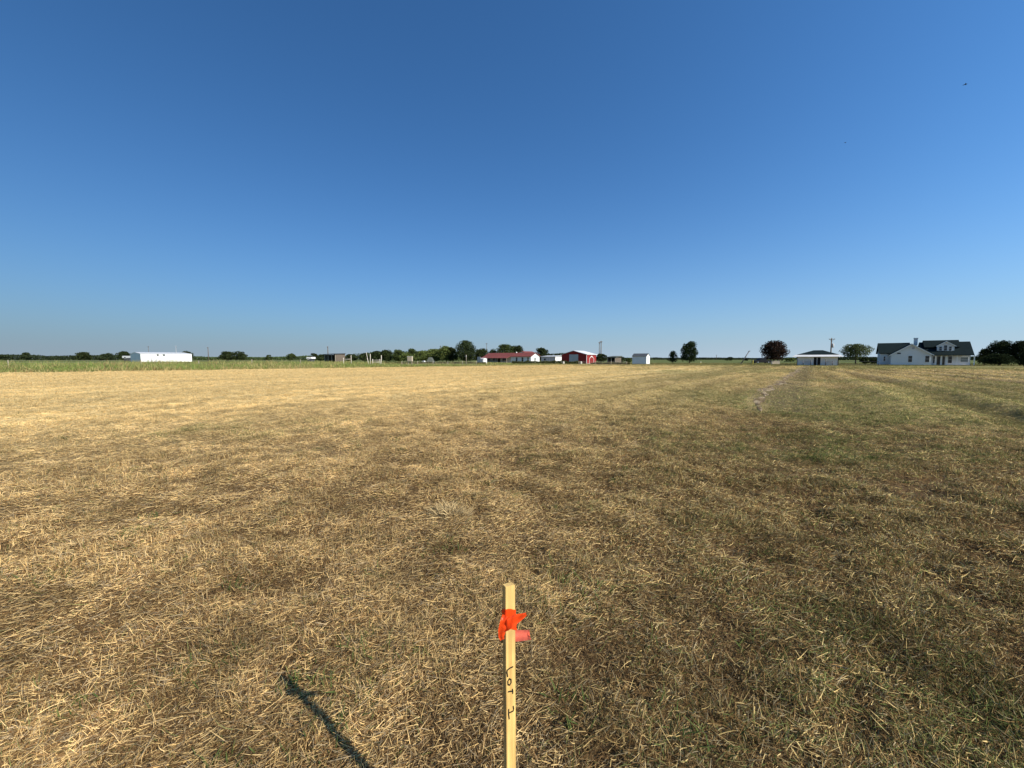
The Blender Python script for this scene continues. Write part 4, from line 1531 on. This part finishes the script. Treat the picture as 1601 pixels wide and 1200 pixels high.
# ---- white house with dark roof
def white_house():
    F = Fr(1393, 100)
    r = F.root('white_house')
    L = F.sx(1524.5)                       # right end
    g1 = F.sx(1456.5)                      # front gable wing
    D1 = 8.0
    z_e = F.z(553.6, g1 / 2); z_a = F.z(537.8, g1 / 2)
    # front wing, gable toward the camera
    gable_walls(0, g1, 0, D1, z_e, z_a, 'y').build('wall', M['white_wall'], r)
    gable_roof(0, g1, 0, D1 + .6, z_e, z_a, 'y', .38, .16).build('roof', M['dark_roof'], r)
    tr = MB()
    sl = (z_a - z_e) / (g1 / 2)
    for s0, s1 in ((-.38, g1 / 2), (g1 + .38, g1 / 2)):
        za = z_e - .38 * sl
        tr.prism([(s0, za - .12), (s1, z_a - .12), (s1, z_a + .08), (s0, za + .08)], 'y', -.42, -.385)
    tr.build('rake_trim', M['white_trim'], r)
    # left rear wing: ridge runs along x
    yb = 3.0
    xl = F.sx(1375.5, yb)
    ze2 = F.z(551.5, xl, yb); zr2 = F.z(537.0, xl / 2, yb + 4)
    gable_walls(xl, g1 / 2, yb, yb + 8, ze2, zr2, 'x').build('wall', M['white_wall'], r)
    gable_roof(xl, g1 / 2, yb, yb + 8, ze2, zr2, 'x', .35, .16).build('roof', M['dark_roof'], r)
    # right main block, higher roof, ridge along x
    y1 = .9
    x0, x1 = g1 - 1.4, L - .4
    ze3 = F.z(553.8, L * .8); Dm = 9.0
    zr3 = F.z(534.8, L * .85, y1 + Dm / 2)
    gable_walls(x0, x1, y1 + .9, y1 + Dm, ze3, zr3, 'x').build('wall', M['white_wall'], r)
    gr = gable_roof(x0, x1, y1 - .2, y1 + Dm, ze3 - .02, zr3, 'x', .35, .16)
    gr.build('roof', M['dark_roof'], r)
    # raised ridge part
    xr0, xr1 = F.sx(1441, 5.2), F.sx(1497, 5.2)
    zr4 = F.z(531.5, (xr0 + xr1) / 2, y1 + Dm / 2)
    zl4 = zr3 - 1.2
    MB().prism([(y1 + Dm / 2 - 2.8, zl4), (y1 + Dm / 2 + 2.8, zl4), (y1 + Dm / 2, zr4)], 'x', xr0, xr1).build('upper_roof', M['dark_roof'], r)
    # dormer
    yd = y1 + 1.0
    d0, d1 = F.sx(1464, yd), F.sx(1491, yd)
    zb, ze, za = F.z(549.8, d0, yd), F.z(540.5, d0, yd), F.z(533.8, (d0 + d1) / 2, yd)
    dw = MB(); dm = (d0 + d1) / 2
    dw.prism([(d0, zb), (d1, zb), (d1, ze), (dm, za), (d0, ze)], 'y', yd, yd + 3.6)
    dob = dw.build('dormer', M['white_wall'], r)
    gable_roof(d0, d1, yd, yd + 3.6, ze, za, 'y', .22, .12).build('dormer_roof', M['dark_roof'], dob)
    tb = MB(); tb.box(d0 - .1, d1 + .1, yd - .08, yd - .004, zb - .12, zb + .12)
    sl = (za - ze) / (dm - d0)
    for s0 in (d0 - .24, d1 + .24):
        tb.prism([(s0, ze - .24 * sl - .05), (dm, za - .05), (dm, za + .13), (s0, ze - .24 * sl + .13)], 'y', yd - .27, yd - .225)
    tb.build('dormer_trim', M['white_trim'], dob)
    for a, b, top in ((1467.2, 1471.4, 541.6), (1474.6, 1479.6, 539.8), (1482.6, 1486.6, 541.6)):
        window(dob, 'f', F.sx(a, yd), F.sx(b, yd), F.z(548, d0, yd), F.z(top, d0, yd), yd, fw=.05)
    # windows of the front wing
    window(r, 'f', F.sx(1420), F.sx(1426), F.z(565.6, F.sx(1423)), F.z(556, F.sx(1423)), 0)
    window(r, 'f', F.sx(1446.5), F.sx(1453), F.z(565.8, F.sx(1449)), F.z(556, F.sx(1449)), 0)
    v = MB(); v.box(F.sx(1402.3), F.sx(1407.8), -.04, -.004, F.z(553, 1), F.z(551.2, 1)); v.build('gable_vent', M['dark'], r)
    v = MB(); c = F.sx(1426.8); v.tube([(c, -.004, z_a - 1.0), (c, -.06, z_a - 1.0)], [.28, .28], 14); v.build('gable_vent', M['grey_wall'], r)
    # left rear wing window
    window(r, 'f', F.sx(1381.5, yb), F.sx(1384, yb), 1.0, 2.2, yb)
    # recessed porch wall: doors and windows at y = y1+.9
    yp = y1 + .9
    dz = F.z(556.6, L * .6, yp)
    for a, b, m_ in ((1459, 1461.5, 'glass'), (1464.8, 1470, 'dark'), (1473.2, 1477.4, 'dark')):
        if m_ == 'glass':
            window(r, 'f', F.sx(a, yp), F.sx(b, yp), .5, dz, yp)
        else:
            door(r, 'f', F.sx(a, yp), F.sx(b, yp), dz, yp, 'glass', 'white_trim', 'dark glazed door')
    window(r, 'f', F.sx(1482.3, yp), F.sx(1488.4, yp), .55, dz, yp)
    window(r, 'f', F.sx(1502, yp), F.sx(1513.5, yp), .85, dz - .25, yp, 'glass_pale')
    for px in (1462.6, 1471.7, 1480, 1496.5, 1523.5):
        x = F.sx(px, y1)
        MB().box(x - .08, x + .08, y1, y1 + .16, -.1, ze3 - .18).build('porch_post', M['white_trim'], r)
    MB().box(g1 + .004, L - .1, y1 - .1, y1 + .08, ze3 - .18, ze3 - .03).build('porch_beam', M['white_trim'], r)
    MB().box(g1 + .004, L, y1 - .3, yp - .004, -.2, .10).build('porch_floor', M['concrete'], r)
    # chimney
    cy = yb + 4
    a, b = F.sx(1427, cy), F.sx(1432.6, cy)
    ch = MB().box(a, b, cy - .4, cy + .4, zr2 - .6, F.z(529.3, a, cy)).build('chimney', M['white_wall'], r)
    MB().box(a - .08, b + .08, cy - .48, cy + .48, F.z(529.2, a, cy), F.z(528.0, a, cy)).build('cap', M['white_trim'], ch)
    MB().box(xl, L, -.5 + .9, .38 + .9, -.2, -.02)
    tag(r, 'white one and a half storey house with dark roof, front gable and three window dormer', 'house')


white_house()


# ------------------------------------------------------------------ birds
def bird(px, py, Y, span, yaw, label):
    o = MB()
    o.tube([(0, -.22, 0), (0, -.16, .01), (0, -.05, 0), (0, .1, 0), (0, .2, .0), (0, .32, 0)], [.01, .045, .075, .06, .03, .05], 8)
    for s in (-1, 1):
        w = [(0, -.06, .02), (s * .25, -.12, .10), (s * .5, -.04, .05), (s * .25, .04, .09), (0, .08, .02)]
        w = [(a * span, b * span, c * span) for a, b, c in w]
        th = [(a, b, c - .012) for a, b, c in w]
        fs = [(0, 1, 3, 4), (1, 2, 3), (5, 9, 8, 6), (6, 8, 7), (0, 5, 6, 1), (1, 6, 7, 2), (2, 7, 8, 3), (3, 8, 9, 4)]
        o.add(w + th, fs)
    b = o.build('bird', M['feather'])
    zb = ZZ(py, Y); dpt = Y * math.cos(PITCH) - (zb - CAM_H) * math.sin(PITCH)
    b.location = ((px - 800.5) / FPX * dpt, Y, zb); b.rotation_euler = (R(8), R(18), yaw)
    tag(b, label, 'bird', 'birds in the sky')


bird(1509.5, 131.5, 70, .62, R(35), 'upper dark bird flying high at the far right of the sky')
bird(1321.5, 222.5, 95, .62, R(-50), 'lower tiny dark bird flying left of and below the other')


# ------------------------------------------------------------------ survey stake
def stake():
    Y0 = .925
    root_x = XY(800.5, Y0) - .003
    top_x = XY(795.2, Y0)
    zt = ZZ(912.8, Y0)
    ang = R(34)                    # face normal turned toward the sun
    nx, ny = math.sin(ang), -math.cos(ang)
    z_rot = math.atan2(nx, -ny)    # rotate local -y onto the normal
    r = empty('survey_stake', (root_x, Y0, 0), z_rot)
    lean = math.atan2(top_x - root_x, zt)
    wd, th = .0285, .0155
    m, t, p = new_mat('stake_wood')
    tc = t.nodes.new("ShaderNodeTexCoord"); mp = t.nodes.new("ShaderNodeMapping"); mp.inputs['Scale'].default_value = (90, 90, 3.2)
    nz = t.nodes.new("ShaderNodeTexNoise"); nz.inputs['Scale'].default_value = 1.0; nz.inputs['Detail'].default_value = 5
    n2 = t.nodes.new("ShaderNodeTexNoise"); n2.inputs['Scale'].default_value = 7; n2.inputs['Detail'].default_value = 3
    t.links.new(tc.outputs['Object'], mp.inputs['Vector']); t.links.new(mp.outputs[0], nz.inputs['Vector']); t.links.new(tc.outputs['Object'], n2.inputs['Vector'])
    cr = t.nodes.new("ShaderNodeValToRGB")
    cr.color_ramp.elements[0].position = .30; cr.color_ramp.elements[0].color = (.50, .29, .085, 1)
    cr.color_ramp.elements[1].position = .66; cr.color_ramp.elements[1].color = (.82, .575, .20, 1)
    t.links.new(nz.outputs[0], cr.inputs[0])
    mr = t.nodes.new("ShaderNodeMapRange"); mr.inputs[1].default_value = .3; mr.inputs[2].default_value = .7; mr.inputs[3].default_value = .66; mr.inputs[4].default_value = 1.12
    t.links.new(n2.outputs[0], mr.inputs[0])
    sc = t.nodes.new("ShaderNodeVectorMath"); sc.operation = 'SCALE'
    t.links.new(cr.outputs[0], sc.inputs[0]); t.links.new(mr.outputs[0], sc.inputs['Scale'])
    t.links.new(sc.outputs[0], p.inputs['Base Color']); p.inputs['Roughness'].default_value = .75
    bp = t.nodes.new("ShaderNodeBump"); bp.inputs['Strength'].default_value = .35; bp.inputs['Distance'].default_value = .002
    t.links.new(nz.outputs[0], bp.inputs['Height']); t.links.new(bp.outputs[0], p.inputs['Normal'])
    # lath: local x across the face, local y thickness
    mb = MB()
    mb.prism([(-wd / 2, 0.0), (0, -.16), (wd / 2, 0.0), (wd / 2, zt - .0035), (wd * .2, zt - .0012), (-wd * .2, zt - .0008), (-wd / 2, zt + .001)], 'y', -th / 2, th / 2)
    lath = mb.build('lath', m, r, bevel=.0007)
    zrel = lambda py: ZZ(py, Y0)
    # lettering: strokes on the face, reading downward
    yf = -th / 2 - .0004
    def S(pts):
        # pts in zoomed-photo units: x 345..437 across the face, y*0.15+1020 = photo row
        return [((x - 391) / 92 * wd * .96, yf, ZZ(1020 + y / 6.667, Y0 + (x - 391) / 92 * wd * math.sin(ang) - th / 2 * math.cos(ang))) for x, y in pts]
    strokes = [
        [(410, 146), (384, 158), (353, 182), (350, 205), (356, 250)],
        [(372, 272), (358, 300), (360, 332), (376, 338), (391, 312), (390, 280), (372, 272)],
        [(404, 380), (408, 402), (407, 424)], [(406, 401), (384, 402), (362, 408)],
        [(411, 558), (416, 585), (410, 608)], [(412, 606), (392, 616), (366, 630)], [(366, 590), (364, 640), (370, 690)],
    ]
    ink = MB()
    for st in strokes:
        P = S(st); w = .0017
        for a, b in zip(P[:-1], P[1:]):
            a = Vector(a); b = Vector(b); d = (b - a).normalized(); s = d.cross(Vector((0, 1, 0))) * w
            e = d * w * .6
            q = [a - s - e, b - s + e, b + s + e, a + s - e]
            q2 = [v + Vector((0, -.0003, 0)) for v in q]
            ink.add(q + q2, [(0, 1, 2, 3), (4, 7, 6, 5), (0, 4, 5, 1), (1, 5, 6, 2), (2, 6, 7, 3), (3, 7, 4, 0)])
    ink.build('lettering', M['ink'], lath)
    # flagging tape
    fm = bpy.data.materials.new('orange_flagging_tape'); fm.use_nodes = True
    t = fm.node_tree; p = t.nodes["Principled BSDF"]
    out = t.nodes["Material Output"]
    p.inputs['Base Color'].default_value = (1.0, .085, .012, 1); p.inputs['Roughness'].default_value = .4
    tr = t.nodes.new("ShaderNodeBsdfTranslucent"); tr.inputs[0].default_value = (1, .16, .03, 1)
    mx = t.nodes.new("ShaderNodeMixShader"); mx.inputs[0].default_value = .35
    t.links.new(p.outputs[0], mx.inputs[1]); t.links.new(tr.outputs[0], mx.inputs[2]); t.links.new(mx.outputs[0], out.inputs[0])
    pk = bpy.data.materials.new('faded_flagging_tape'); pk.use_nodes = True
    t = pk.node_tree; p = t.nodes["Principled BSDF"]; out = t.nodes["Material Output"]
    p.inputs['Base Color'].default_value = (.95, .19, .12, 1); p.inputs['Roughness'].default_value = .4
    tr = t.nodes.new("ShaderNodeBsdfTranslucent"); tr.inputs[0].default_value = (1, .22, .16, 1)
    mx = t.nodes.new("ShaderNodeMixShader"); mx.inputs[0].default_value = .4
    t.links.new(p.outputs[0], mx.inputs[1]); t.links.new(tr.outputs[0], mx.inputs[2]); t.links.new(mx.outputs[0], out.inputs[0])

    tape = empty('flagging_tape', (root_x, Y0, 0), z_rot)
    inv = Matrix.Rotation(-z_rot, 3, 'Z')
    def LW(px, py, Y=Y0):
        """place at the photo position and depth Y, in the tape's own frame"""
        return inv @ Vector((XY(px, Y) - root_x, Y - Y0, ZZ(py, Y)))
    # wrapped band (crinkled), two turns
    def band(p0, p1, off, seed, mat, name='wrap'):
        rg = random.Random(seed)
        hw, ht = wd / 2 + off, th / 2 + off
        ring = []
        for a, b in (((-hw, -ht), (hw, -ht)), ((hw, -ht), (hw, ht)), ((hw, ht), (-hw, ht)), ((-hw, ht), (-hw, -ht))):
            k = 10 if abs(a[0] - b[0]) > .01 else 3
            for i in range(k):
                u = i / k; ring.append((a[0] + (b[0] - a[0]) * u, a[1] + (b[1] - a[1]) * u))
        n = len(ring); rows = 7; vs = []
        for j in range(rows):
            for i, (x, y) in enumerate(ring):
                e = .0009 * math.sin(i * 1.7 + j * 2.1 + seed) + .0007 * rg.random()
                l = math.hypot(x, y)
                pr = p0 + (p1 - p0) * j / (rows - 1) + .9 * math.sin(i * .55 + seed + j * .3)
                zz = ZZ(pr, Y0 + x * math.sin(ang) + y * math.cos(ang))
                vs.append((x * (1 + e / l), y * (1 + e / l) if abs(y) < ht * .9 else y + math.copysign(abs(e), y), zz))
        fs = [(j * n + i, j * n + (i + 1) % n, (j + 1) * n + (i + 1) % n, (j + 1) * n + i) for j in range(rows - 1) for i in range(n)]
        o = MB().add(vs, fs).build(name, mat, tape, True)
        return o
    band(984, 969, .0016, 2, fm)
    band(976, 952, .0008, 1, fm)
    def strip(name, center, widths, mat, curl=.0, seed=0, notch=0):
        """center: list of (px,py,Y); widths: half width in photo px at each (vertical)"""
        rg = random.Random(seed)
        n = len(center); m_ = 7
        # refine
        C2 = []; W2 = []
        for i in range(n - 1):
            for k in range(4):
                u = k / 4
                C2.append([center[i][q] * (1 - u) + center[i + 1][q] * u for q in range(3)]); W2.append([widths[i][q] * (1 - u) + widths[i + 1][q] * u for q in range(3)])
        C2.append(list(center[-1])); W2.append(list(widths[-1]))
        vs = []
        for i, (c, w) in enumerate(zip(C2, W2)):
            for j in range(m_):
                s = j / (m_ - 1) * 2 - 1
                e = math.sin(i * .9 + s * 2.2 + seed) * .0016 + math.sin(s * 3.1 + seed * 2) * .0022
                nt_ = notch * (1 - abs(s)) if i == len(C2) - 1 else 0
                vs.append(LW(c[0] + w[0] * s - nt_, c[1] + w[1] * s, c[2] + w[2] * s + e - .001))
        nn = len(C2)
        fs = [(i * m_ + j, (i + 1) * m_ + j, (i + 1) * m_ + j + 1, i * m_ + j + 1) for i in range(nn - 1) for j in range(m_ - 1)]
        return MB().add(vs, fs).build(name, mat, tape, True)
    # upper tail: crosses the face and sweeps up to the right
    strip('tail', [(787, 981, .905), (793, 977, .893), (802, 970, .893), (811, 966, .897), (819, 962.5, .90), (824.5, 959.5, .905)],
          [(1, 7, 0), (1.5, 8.5, 0), (1.5, 8.5, 0), (1.2, 6.5, .004), (.8, 4.0, .006), (.3, 2.2, .006)], fm, seed=3, notch=1.5)
    # lower tail: paler, straight out to the right, frayed end
    lt = strip('tail', [(797, 994.5, .935), (803, 994, .935), (812, 993.5, .94), (820, 993, .945), (826, 992.5, .95), (831, 991.5, .95)],
          [(0, 9, 0), (0, 9.2, 0), (.2, 9, .002), (.4, 8.4, .004), (.8, 8.0, .006), (1.2, 7.6, .008)], pk, seed=5, notch=5)
    lt['label'] = 'paler faded lower tail with frayed end'
    # loose fold hanging at the left of the stake
    strip('loose_fold', [(790, 962, .897), (788, 971, .895), (785.5, 980, .895), (783.5, 988, .900), (783, 995, .905), (784.5, 1000, .91)],
          [(5, 2, 0), (6.0, 2, .004), (6.4, 1.5, .006), (5.8, 1.5, .006), (4.6, -.5, .004), (3.4, -1.5, .002)], fm, seed=8, notch=0)
    tag(tape, 'orange red flagging tape tied round the wooden stake with two loose tails', 'flagging tape')
    # lean both together
    for o in (r, tape):
        o.rotation_euler = (Matrix.Rotation(lean, 3, 'Y') @ Matrix.Rotation(z_rot, 3, 'Z')).to_euler()
    # tape vertices were placed for the leaning stake already: undo the lean for them
    invl = (Matrix.Rotation(z_rot, 3, 'Z').inverted() @ Matrix.Rotation(lean, 3, 'Y').inverted() @ Matrix.Rotation(z_rot, 3, 'Z'))
    for o in tape.children:
        if not o.name.startswith('wrap'):
            for v in o.data.vertices: v.co = invl @ v.co
    tag(r, 'slim pale wooden survey stake with handwritten LOT 1 standing upright in the foreground', 'stake')


stake()
